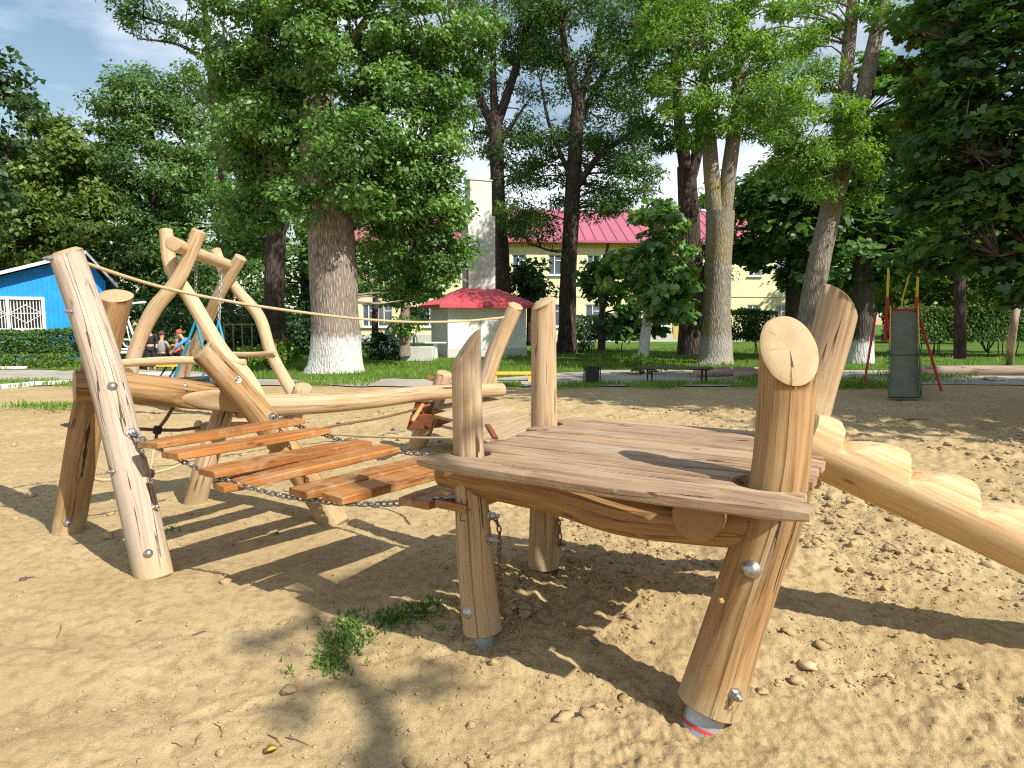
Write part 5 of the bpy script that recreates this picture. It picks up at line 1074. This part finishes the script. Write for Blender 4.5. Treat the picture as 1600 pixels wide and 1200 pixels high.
hb.poly([HP(wx0, wz1), HP(wx1, wz1), HP(wx1, topz(wx1)), HP(wx0, topz(wx0))]); hb.poly([HP(wx1, 0), HP(xr, 0), HP(xr, topz(xr)), HP(pkx, topz(pkx)), HP(wx1, topz(wx1))])
hb.poly([HP(xr, 0), HP(xr, 0, 7), HP(xr, topz(xr), 7), HP(xr, topz(xr))]); hb.poly([HP(xl, 0, 7), HP(xr, 0, 7), HP(xr, topz(xr), 7), HP(pkx, topz(pkx), 7), HP(xl, topz(xl), 7)])
for (a, b) in (((wx0, wz0), (wx1, wz0)), ((wx1, wz0), (wx1, wz1)), ((wx1, wz1), (wx0, wz1)), ((wx0, wz1), (wx0, wz0))): hb.poly([HP(*a), HP(*b), HP(*b, .14), HP(*a, .14)])
hb.build('wall', BLUE, house)
sb = MB(); x = xl
while x < xr-.05:
    inside = wx0-.12 < x < wx1+.12
    for z0, z1 in (((0, wz0-.1), (wz1+.1, topz(x)-.02)) if inside else ((0, topz(x)-.02),)): sb.box(HP(x, (z0+z1)/2, -.008), (.03, .016, z1-z0), HAX)
    x += .145
sb.build('batten', BLUE, house)['kind'] = 'stuff'
wm = MB(); zc = (wz0+wz1)/2; xc = (wx0+wx1)/2
for z in (wz0-.04, wz1+.04): wm.box(HP(xc, z, -.03), (wx1-wx0+.2, .06, .10), HAX)
for xx in (wx0-.05, wx1+.05, xc+.05): wm.box(HP(xx, zc, -.03), (.10, .058, wz1-wz0), HAX)
wf = wm.build('window', WINW, house)
MB().box(HP(xc, zc, .09), (wx1-wx0, .02, wz1-wz0), HAX).build('pane', DARKIN, wf)
n_ = 22
for i in range(n_): MB().box(HP(wx0+(wx1-wx0)*(i+.5)/n_, zc, .02), (.026, .022, wz1-wz0), HAX).build('window_bar', WINW, wf)
for s in (-1, 1):
    cx_ = xc+.05+s*(wx1-wx0)*.25; gm = MB(); gm.tube([HP(cx_-.5, zc), HP(cx_, zc+.32), HP(cx_+.5, zc), HP(cx_, zc-.32)], .02, 5, closed=True); gm.tube([HP(cx_-.6, zc+.02), HP(cx_+.6, zc+.02)], .015, 5); gm.build('grille_pattern', WINW, wf)
ROOFG = mat_plain('grey_roof_sheet', (.30, .31, .31), .7, 0, .15, 2); WHTRIM = mat_plain('pale_grey_fascia', (.62, .63, .62), .6)
th_ = np.array([0, 0, .07])
for k_, (a, b) in enumerate((((xl-.4, zl-.05), (pkx, pkz)), ((pkx+.004, pkz), (xr+.35, zr-.22)))):
    a3, b3 = HP(*a, -.5), HP(*b, -.5); MB().prism([a3, b3, b3+th_, a3+th_], hv*7.8).build('roof', ROOFG, house)
    a3, b3 = HP(*a, -.53), HP(*b, -.53); MB().prism([a3-[0, 0, .05], b3-[0, 0, .05], b3+[0, 0, .07], a3+[0, 0, .07]], hv*.025).build('fascia', WHTRIM if k_ == 0 else ROOFG, house)

# stone box beside the shed and the limewashed stump
MB().box(at(655, 553, 24.5)*[1, 1, 0]+[0, 0, .25], (1.05, .9, .5)).build('stone_box', GREYP, None, bevel=.02)
tag(bpy.data.objects['stone_box'], 'grey stone box holding the dark block hedge beside the shed', 'planter')
gt = empty('small_table', gnd(681, 562), 'little white slatted shelf standing against the shed wall', 'table')
p = gnd(681, 562); MB().box(p+[0, 0, .62], (.75, .35, .04)).build('table_top', WHITE, gt); MB().box(p+[.0, 0, .30], (.12, .12, .60)).build('leg', WHITE, gt)
st = gnd(614, 558); kk = st[1]/F
o = log('tree_stump', [st-[0, 0, .05], st+[0, 0, .7], at(619, 508, st[1])], [18*kk, 15*kk, 11*kk], None, (WHITE, END), n=18, seed=91); tag(o, 'tall limewashed white tree stump on the lawn left of the shed', 'tree stump')

# ================================================================ log swing behind the beams
PEEL = mat_wood('light_peeled_wood', (.64, .475, .30), (.53, .375, .22), (.34, .215, .11), patch=(.5, .42, .33), crack=.4)
sf = empty('swing_frame', (*gnd(330, 640)[:2], 0), 'wooden swing frame of crooked peeled logs carrying a round nest swing', 'swing frame')
nY, fY = 10.8, 13.2
def slog(nm, pts, r, seed, **k): return log(nm, [at(a, b, y) for a, b, y in pts], r, sf, (PEEL, END), n=18, seed=seed, **k)
slog('post', [(196, 645, 10.9), (203, 585, 10.85), (216, 535, 10.8), (240, 485, 10.75), (276, 440, 10.7), (294, 405, 10.68), (311, 361, 10.65)], [.11, .11, .11, .11, .105, .10, .105], 101)
slog('post', [(424, 660, 10.3), (385, 588, 10.5), (348, 550, 10.6), (300, 470, 10.9), (268, 418, 10.9), (259, 359, 10.92)], [.11, .11, .112, .108, .105, .10], 102)
slog('post', [(468, 632, 12.7), (452, 605, 12.8), (424, 552, 13.0), (405, 495, 13.1), (372, 455, 13.2), (350, 425, 13.3), (336, 390, 13.3)], [.11, .11, .11, .108, .10, .10, .10], 103)
slog('post', [(280, 604, 13.7), (296, 560, 13.6), (320, 510, 13.4), (345, 455, 13.1), (376, 402, 12.95)], [.11, .11, .11, .11, .11], 104)
slog('ridge_beam', [(270, 381, 10.2), (310, 398, 11.4), (368, 418, 13.5)], [.105, .105, .10], 105)
slog('crossbar', [(184, 568, 10.6), (280, 563, 10.55), (383, 567, 10.5)], [.062, .064, .06], 106)
slog('crossbar', [(345, 553, 13.2), (385, 554, 13.1), (430, 552, 12.85)], [.05, .05, .045], 107)
BLUER = mat_plain('blue_rope', (.03, .30, .46), .7)
ns = empty('nest_swing', at(318, 597, 12.3), 'round black nest swing hanging on chains and blue ropes from the log frame', 'swing')
rc = at(318, 596, 12.2); ring = [rc+[.50*math.cos(t), .50*math.sin(t), 0] for t in np.linspace(0, 2*math.pi, 28, endpoint=False)]
MB().tube(ring, .055, 8, closed=True).build('basket_ring', BLACK, ns, smooth=True)
nm = MB()
for s in np.linspace(-.4, .4, 9):
    w = math.sqrt(.25-s*s); nm.tube([rc+[s, -w, 0], rc+[s, 0, -.07], rc+[s, w, 0]], .012, 5); nm.tube([rc+[-w, s, 0], rc+[0, s, -.07], rc+[w, s, 0]], .012, 5)
nm.build('net', BLACK, ns)['kind'] = 'stuff'
for (tp, ap, y, wh) in (((346, 412, 12.7), (342, 503, 12.6), 12.6, 1), ((306, 398, 11.5), (306, 500, 11.7), 11.7, 0)):
    a, b = at(*tp), at(*ap); chain('chain', [a, b], ns, GALV if wh else CHAINM, .06, .010, .022, 5)
    for j in ((3, 9) if wh else (17, 24)): MB().tube([b, ring[j]+[0, 0, .03]], .022, 6).build('rope', BLUER, ns)

# ================================================================ slide
RED = mat_plain('red_paint_metal', (.48, .03, .025), .45, 0, .12, 20); YEL = mat_plain('yellow_paint_metal', (.70, .50, .03), .45, 0, .12, 20); GRN = mat_plain('green_paint_metal', (.025, .13, .07), .5, 0, .15, 20); CHUTE = mat_plain('worn_sheet_steel', (.16, .15, .095), .6, .1, .25, 3)
sl = empty('slide', gnd(1415, 628), 'metal playground slide with a grey chute, red frame and yellow handrails', 'slide')
yb, yt = 12.5, 15.2
c0, c1 = at(1414, 622, yb), at(1413, 480, yt); hw = .275
prof = [(-.02, .06), (.06, .10), (.18, .27), (.45, .68), (.72, .95)]; 
def cp(f): 
    z = np.interp(f, [0, .06, .16, .92, 1], [.10, .12, .24, 1.60, 1.68]); p = c0+(c1-c0)*f; return np.array([p[0], p[1], z])
fs_ = np.linspace(0, 1, 22); m = MB()
for a, b in zip(fs_, fs_[1:]): 
    p, q = cp(a), cp(b); m.poly([p+[-hw, 0, 0], p+[hw, 0, 0], q+[hw, 0, 0], q+[-hw, 0, 0]]); m.poly([p+[-hw, 0, -.02], q+[-hw, 0, -.02], q+[hw, 0, -.02], p+[hw, 0, -.02]])
m.build('chute', CHUTE, sl, smooth=False)
MB().box(cp(.47)+[0, 0, .004], (2*hw, .03, .012)).build('chute_joint', CHUTE, sl)
for s in (-1, 1):
    m = MB(); pts = [cp(f) for f in fs_]; k = 10
    for nm_, rngi, mt in (('green_side_rail', (0, 11), GRN), ('yellow_side_rail', (11, 21), YEL)):
        m = MB()
        for i in range(*rngi): 
            p, q = pts[i]+[s*(hw+.012), 0, 0], pts[i+1]+[s*(hw+.012), 0, 0]; m.prism([p-[0, 0, .03], q-[0, 0, .03], q+[0, 0, .10], p+[0, 0, .10]], (s*.022, 0, 0))
        m.build(nm_, mt, sl)
    t = c1+[s*(hw+.05), .1, 0]; t[2] = 1.70
    MB().tube([np.array([t[0]+s*.10, t[1]-.9, 0]), t+[s*.02, 0, 0]], .028, 7).build('leg', RED, sl)
    MB().tube([np.array([t[0]+s*(.32 if s < 0 else .12), t[1]+.2, 0]), t+[s*.0, .45, -.05]], .026, 7).build('leg', RED, sl)
    MB().tube([t+[0, 0, -.7], t+[0, 0, .28]], .034, 7).build('frame_tube', RED, sl)
    MB().tube([t+[0, 0, .26], t+[0, .02, .92]], .026, 7).build('handrail', YEL, sl)
    if s > 0: MB().tube([t+[0, .03, .90], t+[-.05, .25, .80], t+[-.06, .45, .3], t+[-.06, .5, -.1]], .02, 7).build('handrail', YEL, sl)
rd = unit((c1-c0)*[1, 1, 0]); pd = np.array([rd[1], -rd[0], 0])
MB().box(c1+rd*.42+[0, 0, 1.70-c1[2]], (2*hw+.1, .75, .05), (pd, rd, (0, 0, 1))).build('platform', RED, sl)
for i in range(6): MB().tube([c1*[1, 1, 0]+rd*(.80+.05*(5-i))-pd*hw+[0, 0, .28*i+.2], c1*[1, 1, 0]+rd*(.80+.05*(5-i))+pd*hw+[0, 0, .28*i+.2]], .016, 6).build('rung', RED, sl)

# ================================================================ benches, bin, logs
DKW = mat_plain('dark_weathered_board', (.13, .095, .065), .85, 0, .25, 6, .3)
bb = empty('bench', gnd(1056, 598), 'plain plank bench with thin dark metal legs beside the path', 'bench')
bz = at(1056, 574, 16.3)[2]; pl, pr = at(998, 575, 16.3), at(1113, 574, 16.3); pl[2] = pr[2] = bz
plank('seat', (pl+pr)/2, pr-pl, (0, 0, 1), (np.linalg.norm(pr-pl), .32, .045), DKW, bb, .005, .03, 3, 12)
for px in (1015, 1100):
    for dx in (-.07, .07):
        c = at(px, 590, 16.3); MB().box((c[0]+dx, 16.3+dx*1.2, bz/2-.01), (.035, .035, bz-.03)).build('leg', BLACK, bb)
    c = at(px, 590, 16.3); MB().box((c[0], 16.3, bz-.045), (.2, .25, .03)).build('leg_bracket', BLACK, bb)
yb_ = empty('bench', gnd(790, 590), 'low yellow painted bench partly hidden by the cut posts', 'bench'); YELP = mat_plain('yellow_bench_paint', (.72, .47, .05), .6)
pl, pr = at(768, 583, 16.6), at(834, 581, 16.6); pz = pl[2]; pr[2] = pz; plank('seat', (pl+pr)/2, pr-pl, (0, 0, 1), (np.linalg.norm(pr-pl)+.3, .25, .06), YELP, yb_, .005, .0, 4, 6)
for f in (.1, .9): c = pl+(pr-pl)*f; MB().box((c[0], c[1], pz/2-.02), (.07, .2, pz-.04)).build('leg', YELP, yb_)
bn_ = empty('litter_bin', gnd(925, 602), 'dark metal litter bin between two thin posts by the path', 'bin'); g = gnd(925, 602); BINM = mat_plain('dark_bin_metal', (.035, .033, .03), .55, .3, .3, 10)
lathe([(.15, .07), (.165, .40), (.17, .42), (.155, .42), (.14, .12)], (g[0], g[1], 0), (0, 0, 1), 18).build('bucket', BINM, bn_, smooth=False)
for s in (-1, 1): MB().tube([(g[0]+s*.185, g[1], -.02), (g[0]+s*.185, g[1], .46)], .014, 6).build('post', BLACK, bn_); MB().tube([(g[0]+s*.185, g[1], .36), (g[0]+s*.14, g[1], .36)], .01, 5).build('pivot', BLACK, bn_)
BARKL = mat_wood('grey_log_wood', (.40, .31, .24), (.30, .22, .16), (.16, .11, .08), patch=(.33, .29, .25), crack=.8)
for i, (a, b, r, lab) in enumerate((((1438, 577, 18.2), (1720, 580, 18.0), .14, 'long barkless log lying on the ground to the right of the slide'), ((1085, 577, 17.6), (1215, 574, 18.2), .10, 'upper log of the timber lying beside the plank bench'), ((1150, 584, 17.0), (1225, 583, 17.2), .11, 'lower log of the timber lying beside the plank bench'), ((1105, 571, 18.8), (1190, 568, 19.3), .085, 'thin rear log of the timber lying at the foot of the ash'))):
    p, q = at(*a), at(*b); p[2] = q[2] = r*.9; tag(log('felled_log', [p, (p+q)/2+[0, .06, .02], q], [r, r*.95, r*.85], None, (BARKL, END), n=16, seed=110+i, step=.2), lab, 'log', 'logs lying around the yard')
o = log('log_post', [gnd(1577, 570)-[0, 0, .1], at(1582, 520, 18.6), at(1591, 472, 18.6)], [.105, .1, .085], None, (BARKL, END), n=16, seed=120); tag(o, 'leaning grey log post standing at the right edge before the hedge', 'post')
for i, (px, py, s, lab, m) in enumerate(((1556, 595, .22, 'pale flat stone slab on the bare soil right of the slide', (.55, .50, .40)), (846, 828, .022, 'small grey pebble in the shadow under the deck', (.22, .20, .18)), (1262, 1046, .035, 'pale yellowish stone on the sand right of the carved post', (.50, .38, .22)), (36, 903, .022, 'dark little stone at the left edge of the sand', (.12, .09, .07)), (930, 1012, .022, 'grey stone in the shadow by the cut posts', (.16, .14, .12)), (1160, 985, .018, 'pale grey stone lying right of the carved post', (.5, .46, .4)), (452, 1078, .03, 'brown clod of earth on the smooth sand left of the weeds', (.30, .21, .11)), (352, 905, .03, 'brown clod of earth beside the plank shadows', (.34, .24, .13)), (617, 673, .05, 'grey stone on the sand under the low dark rope', (.24, .2, .15)))):
    c = gnd(px, py); c[2] = float(gh(c[0], c[1]))+s*.25; me = lump_mesh('stone', np.array([[0, 0, 0]]), np.array([s]), 3, 40+i, .55 if i else .3, .4); me.polygons.foreach_set('use_smooth', [True]*len(me.polygons)); o = link('stone', me, None, (mat_plain('stone_%s' % 'abcdefghij'[i], m, .9, 0, .2, 30, .5),), c); tag(o, lab, 'stone')
# fallen leaf and twigs
lf = gnd(424, 1172); lf[2] = float(gh(lf[0], lf[1]))+.012
LY = mat_plain('yellow_dead_leaf', (.42, .36, .03), .6, 0, .3, 60); LB = mat_plain('brown_dead_leaf', (.16, .075, .025), .8, 0, .3, 60)
r_ = empty('fallen_leaf', lf, 'curled yellow and brown fallen leaf on the sand in front', 'leaf')
def leafm(name, c, L, w, an, mat, curl):
    V, T = [], []; n = 7
    for i in range(n):
        t = i/(n-1); wd_ = w*math.sin(math.pi*min(.98, t*.93+.05))**.7
        for j in (-1, -.5, 0, .5, 1): V.append((wd_*j, (t-.5)*L, curl*(j*j)*wd_+.25*curl*(t-.5)**2*L))
    V = np.array(V); ca, sa_ = math.cos(an), math.sin(an); V = np.stack([V[:, 0]*ca-V[:, 1]*sa_, V[:, 0]*sa_+V[:, 1]*ca, V[:, 2]], 1)
    Q = [(i*5+j, i*5+j+1, i*5+j+6, i*5+j+5) for i in range(n-1) for j in range(4)]; me = mesh_fast(name, V, quads=np.array(Q), smooth=True); return link(name, me, r_, (mat,), c)
leafm('yellow_half', lf+[.004, 0, .004], .034, .013, -1.1, LY, .5); leafm('brown_half', lf, .046, .021, -1.0, LB, .9)
tw_ = [((418, 1142), (440, 1160), .0022), ((446, 1145), (482, 1157), .0018), ((334, 1126), (347, 1140), .0016), ((303, 1160), (316, 1138), .002), ((88, 985), (95, 968), .0025), ((212, 966), (222, 964), .003), ((300, 986), (322, 979), .003), ((30, 905), (55, 899), .004), ((1395, 665), (1455, 662), .010), ((268, 1155), (285, 1160), .002)]
for i, (a, b, r0) in enumerate(tw_):
    p, q = gnd(*a), gnd(*b); p[2] = float(gh(p[0], p[1]))+r0*1.2; q[2] = float(gh(q[0], q[1]))+r0*1.2; md = (p+q)/2+[.006*(-1)**i, .006, r0*1.5]
    labs = ['bent twig touching the fallen leaf', 'straight thin twig right of the fallen leaf', 'tiny twig on the smooth sand above the leaf', 'short forked looking twig left of the leaf', 'dark twig at the left on the wheel rut', 'little twig below the tall leaning post', 'brown twig in the middle of the smooth sand', 'dark stick at the left edge of the sand', 'bark coloured stick lying beyond the step log', 'short twig low on the smooth sand at left']
    tag(MB().tube([p, md, q], [r0, r0*.9, r0*.5], 6).build('twig', mat_plain('twig_bark', (.13, .08, .045), .9) if i == 0 else bpy.data.materials['twig_bark'], None), labs[i], 'twig', 'twigs on the ground')

# ================================================================ white garden swing and people
gs = empty('garden_swing', gnd(195, 575), 'white tubular garden swing with curved arms near the people', 'garden swing'); gY = 18.5
def G(px, py, d=0): return at(px, py, gY+d)
for nm_, pts, r in (('arch', [(182, 540), (180, 515), (188, 490), (205, 474), (228, 472)], .028), ('leg', [(195, 487), (210, 528), (222, 572)], .03), ('arch', [(183, 532), (190, 505), (203, 495)], .02), ('seat_rail', [(178, 530), (214, 531)], .022), ('arch', [(187, 528), (196, 541), (210, 545)], .02), ('leg', [(176, 548), (188, 562), (186, 580)], .026), ('seat_rail', [(178, 545), (205, 546)], .022), ('arch', [(196, 500), (200, 520), (205, 540)], .014)):
    MB().tube([G(*p) for p in pts], r, 7).build(nm_, WINW, gs, smooth=True)
MB().box(G(193, 550, .1), (.55, .4, .05)).build('seat', WINW, gs)
SKIN = mat_plain('skin', (.50, .30, .21), .6)
def skinmesh(name, J, E, parent, mat, sub=1):
    me = bpy.data.meshes.new(name); o_ = np.asarray(J[0][0]); me.from_pydata([tuple(np.asarray(j[0])-o_) for j in J], E, []); ob = link(name, me, parent, (mat,), o_)
    md = ob.modifiers.new('body', 'SKIN'); md.use_smooth_shade = True
    for v_, j in zip(me.skin_vertices[0].data, J): v_.radius = (j[1], j[1] if len(j) < 3 else j[2])
    me.skin_vertices[0].data[0].use_root = True
    ob.modifiers.new('smooth', 'SUBSURF').levels = sub; ob.modifiers['smooth'].render_levels = sub
    return ob
def person(base, hgt, pose, shirt, trous, hair, label, face=0.0, cap=None):
    s = hgt/1.7; r_ = empty('person', base, label, 'person', 'people by the garden swing'); ca, sa_ = math.cos(face), math.sin(face)
    def W_(x, y, z): return np.array([base[0]+(x*ca-y*sa_)*s, base[1]+(x*sa_+y*ca)*s, z*s])
    if pose == 'stand': hip, ch, nk, hd = (0, 0, .92), (0, 0, 1.25), (0, -.01, 1.45), (0, -.03, 1.58); kn = [(-.1, -.02, .5), (.1, -.02, .5)]; ft = [(-.11, 0, .07), (.11, 0, .07)]; el = [(-.24, 0, 1.12), (.24, 0, 1.12)]; hnd = [(-.22, -.12, .88), (.2, -.16, .92)]
    elif pose == 'sit': hip, ch, nk, hd = (0, .05, .50), (0, .02, .84), (0, 0, 1.03), (0, -.03, 1.16); kn = [(-.12, -.38, .52), (.12, -.38, .52)]; ft = [(-.12, -.42, .08), (.12, -.42, .08)]; el = [(-.24, -.04, .74), (.24, -.04, .74)]; hnd = [(-.16, -.28, .62), (.16, -.28, .62)]
    else: hip, ch, nk, hd = (0, .18, .62), (0, -.02, .92), (0, -.16, 1.08), (0, -.26, 1.18); kn = [(-.13, -.22, .50), (.13, -.22, .50)]; ft = [(-.13, -.1, .08), (.13, -.1, .08)]; el = [(-.25, -.28, .80), (.25, -.28, .80)]; hnd = [(-.14, -.48, .60), (.14, -.48, .62)]
    J = [(W_(*hip), .12*s, .10*s), (W_(*ch), .13*s, .10*s), (W_(*nk), .05*s), (W_(*hd), .095*s, .105*s), (W_(hd[0], hd[1], hd[2]+.12), .07*s)]; E = [(0, 1), (1, 2), (2, 3), (3, 4)]
    for i in (0, 1):
        sg = (-1, 1)[i]; b = len(J); sh = (ch[0]+sg*.17, ch[1], ch[2]+.12); hp = (hip[0]+sg*.09, hip[1], hip[2]-.06)
        J += [(W_(*sh), .052*s), (W_(*el[i]), .042*s), (W_(*hnd[i]), .034*s), (W_(hnd[i][0], hnd[i][1]-.06, hnd[i][2]-.06), .03*s), (W_(*hp), .085*s), (W_(*kn[i]), .062*s), (W_(*ft[i]), .042*s), (W_(ft[i][0], ft[i][1]-.15, ft[i][2]-.03), .036*s)]
        E += [(1, b), (b, b+1), (b+1, b+2), (b+2, b+3), (0, b+4), (b+4, b+5), (b+5, b+6), (b+6, b+7)]
    body = skinmesh('body', J, E, r_, SKIN)
    skinmesh('shirt', [(J[0][0]+[0, 0, .02*s], .14*s, .12*s), (J[1][0], .15*s, .12*s), (J[1][0]*.4+J[2][0]*.6, .075*s)] + [(J[5][0], .068*s), (J[6][0], .056*s), (J[6][0]*.3+J[7][0]*.7, .046*s), (J[13][0], .068*s), (J[14][0], .056*s), (J[14][0]*.3+J[15][0]*.7, .046*s)], [(0, 1), (1, 2), (1, 3), (3, 4), (4, 5), (1, 6), (6, 7), (7, 8)], r_, shirt)
    skinmesh('trousers', [(J[0][0], .145*s, .125*s)] + [(J[9][0], .10*s), (J[10][0], .076*s), (J[11][0]+[0, 0, .03], .056*s), (J[17][0], .10*s), (J[18][0], .076*s), (J[19][0]+[0, 0, .03], .056*s)], [(0, 1), (1, 2), (2, 3), (0, 4), (4, 5), (5, 6)], r_, trous)
    hc = W_(hd[0], hd[1]+.025, hd[2]+.075); v_, f_ = ico(3); v_ = v_*[.105*s, .115*s, .10*s]; kp = v_[:, 2] > -.06*s; 
    keep = [t for t in f_ if all(v_[i_][2] > -.035*s or v_[i_][1] > .03*s for i_ in t)]
    link('cap' if cap else 'hair', mesh_fast('hair', v_, tris=np.array(keep), smooth=True), r_, (cap or hair,), hc)
    nb_ = W_(hd[0], hd[1]-.11, hd[2]+.02); lathe([(.004, -.03), (.016*s, 0), (.003, .02)], nb_, (0, -1, 0), 6).build('nose', SKIN, r_, smooth=True)
MC = lambda n_, c: mat_plain(n_, c, .85, 0, .1, 20)
DK, GR, OR_, BL = MC('dark_cloth', (.025, .025, .03)), MC('grey_cloth', (.30, .28, .26)), MC('orange_cloth', (.72, .20, .06)), MC('blue_cloth', (.10, .26, .55))
HA, HB, HC = MC('ginger_hair', (.32, .12, .04)), MC('brown_hair', (.10, .055, .03)), MC('red_cap_cloth', (.45, .10, .05))
pbn = empty('bench', at(262, 562, 20.6)*[1, 1, 0], 'dark bench on which the people sit beyond the log swing', 'bench')
pc = at(262, 562, 20.6); MB().box((pc[0], 20.7, .44), (2.2, .4, .05)).build('seat', DK, pbn)
for s in (-.95, .95): MB().box((pc[0]+s, 20.7, .21), (.08, .35, .42)).build('leg', DK, pbn)
def pb(px, Y): p = at(px, 560, Y); return np.array([p[0], Y, 0.])
person(pb(236, 20.0), 1.28, 'stand', DK, DK, HA, 'person with ginger hair in dark clothes standing by the swing', .5)
person(pb(254, 20.65), 1.45, 'sit', GR, DK, HB, 'person in a grey shirt seen from behind sitting on the bench', 3.0)
person(pb(277, 20.6), 1.28, 'sit', OR_, DK, HB, 'person in an orange shirt and dark cap sitting on the bench', .3, MC('dark_cap_cloth', (.08, .07, .07)))
person(pb(294, 20.2), 1.5, 'bend', BL, DK, HC, 'person in a blue shirt with reddish headwear bending forward', -1.2, HC)
# small bench with yellow slats under the crossbar
yb2 = empty('bench', gnd(272, 596), 'small bench with yellow slats and curved black legs by the log swing', 'bench'); c = at(270, 571, 15.6); cz = c[2]
for i in range(3): MB().box((c[0], 15.5+.13*i, cz), (.62, .10, .035)).build('slat', YELP, yb2)
for dx in (-.22, 0, .22): MB().tube([(c[0]+dx-.06, 15.45, 0), (c[0]+dx-.02, 15.5, cz*.5), (c[0]+dx+.04, 15.7, cz-.02)], .022, 6).build('leg', BLACK, yb2)
# climbing bars far behind
cb = empty('climbing_bars', at(375, 520, 23)*[1, 1, 0], 'old yellow metal climbing bars in the shade behind the swing', 'climbing bars'); OLDY = mat_plain('old_yellow_metal', (.30, .22, .05), .6)
for px in (352, 366, 380, 395): a = at(px, 560, 23); MB().tube([(a[0], 23, 0), (a[0], 23, at(px, 505, 23)[2])], .022, 6).build('bar', OLDY, cb)
a, b = at(350, 507, 23), at(398, 507, 23); MB().tube([a, b], .022, 6).build('crossbar', OLDY, cb)
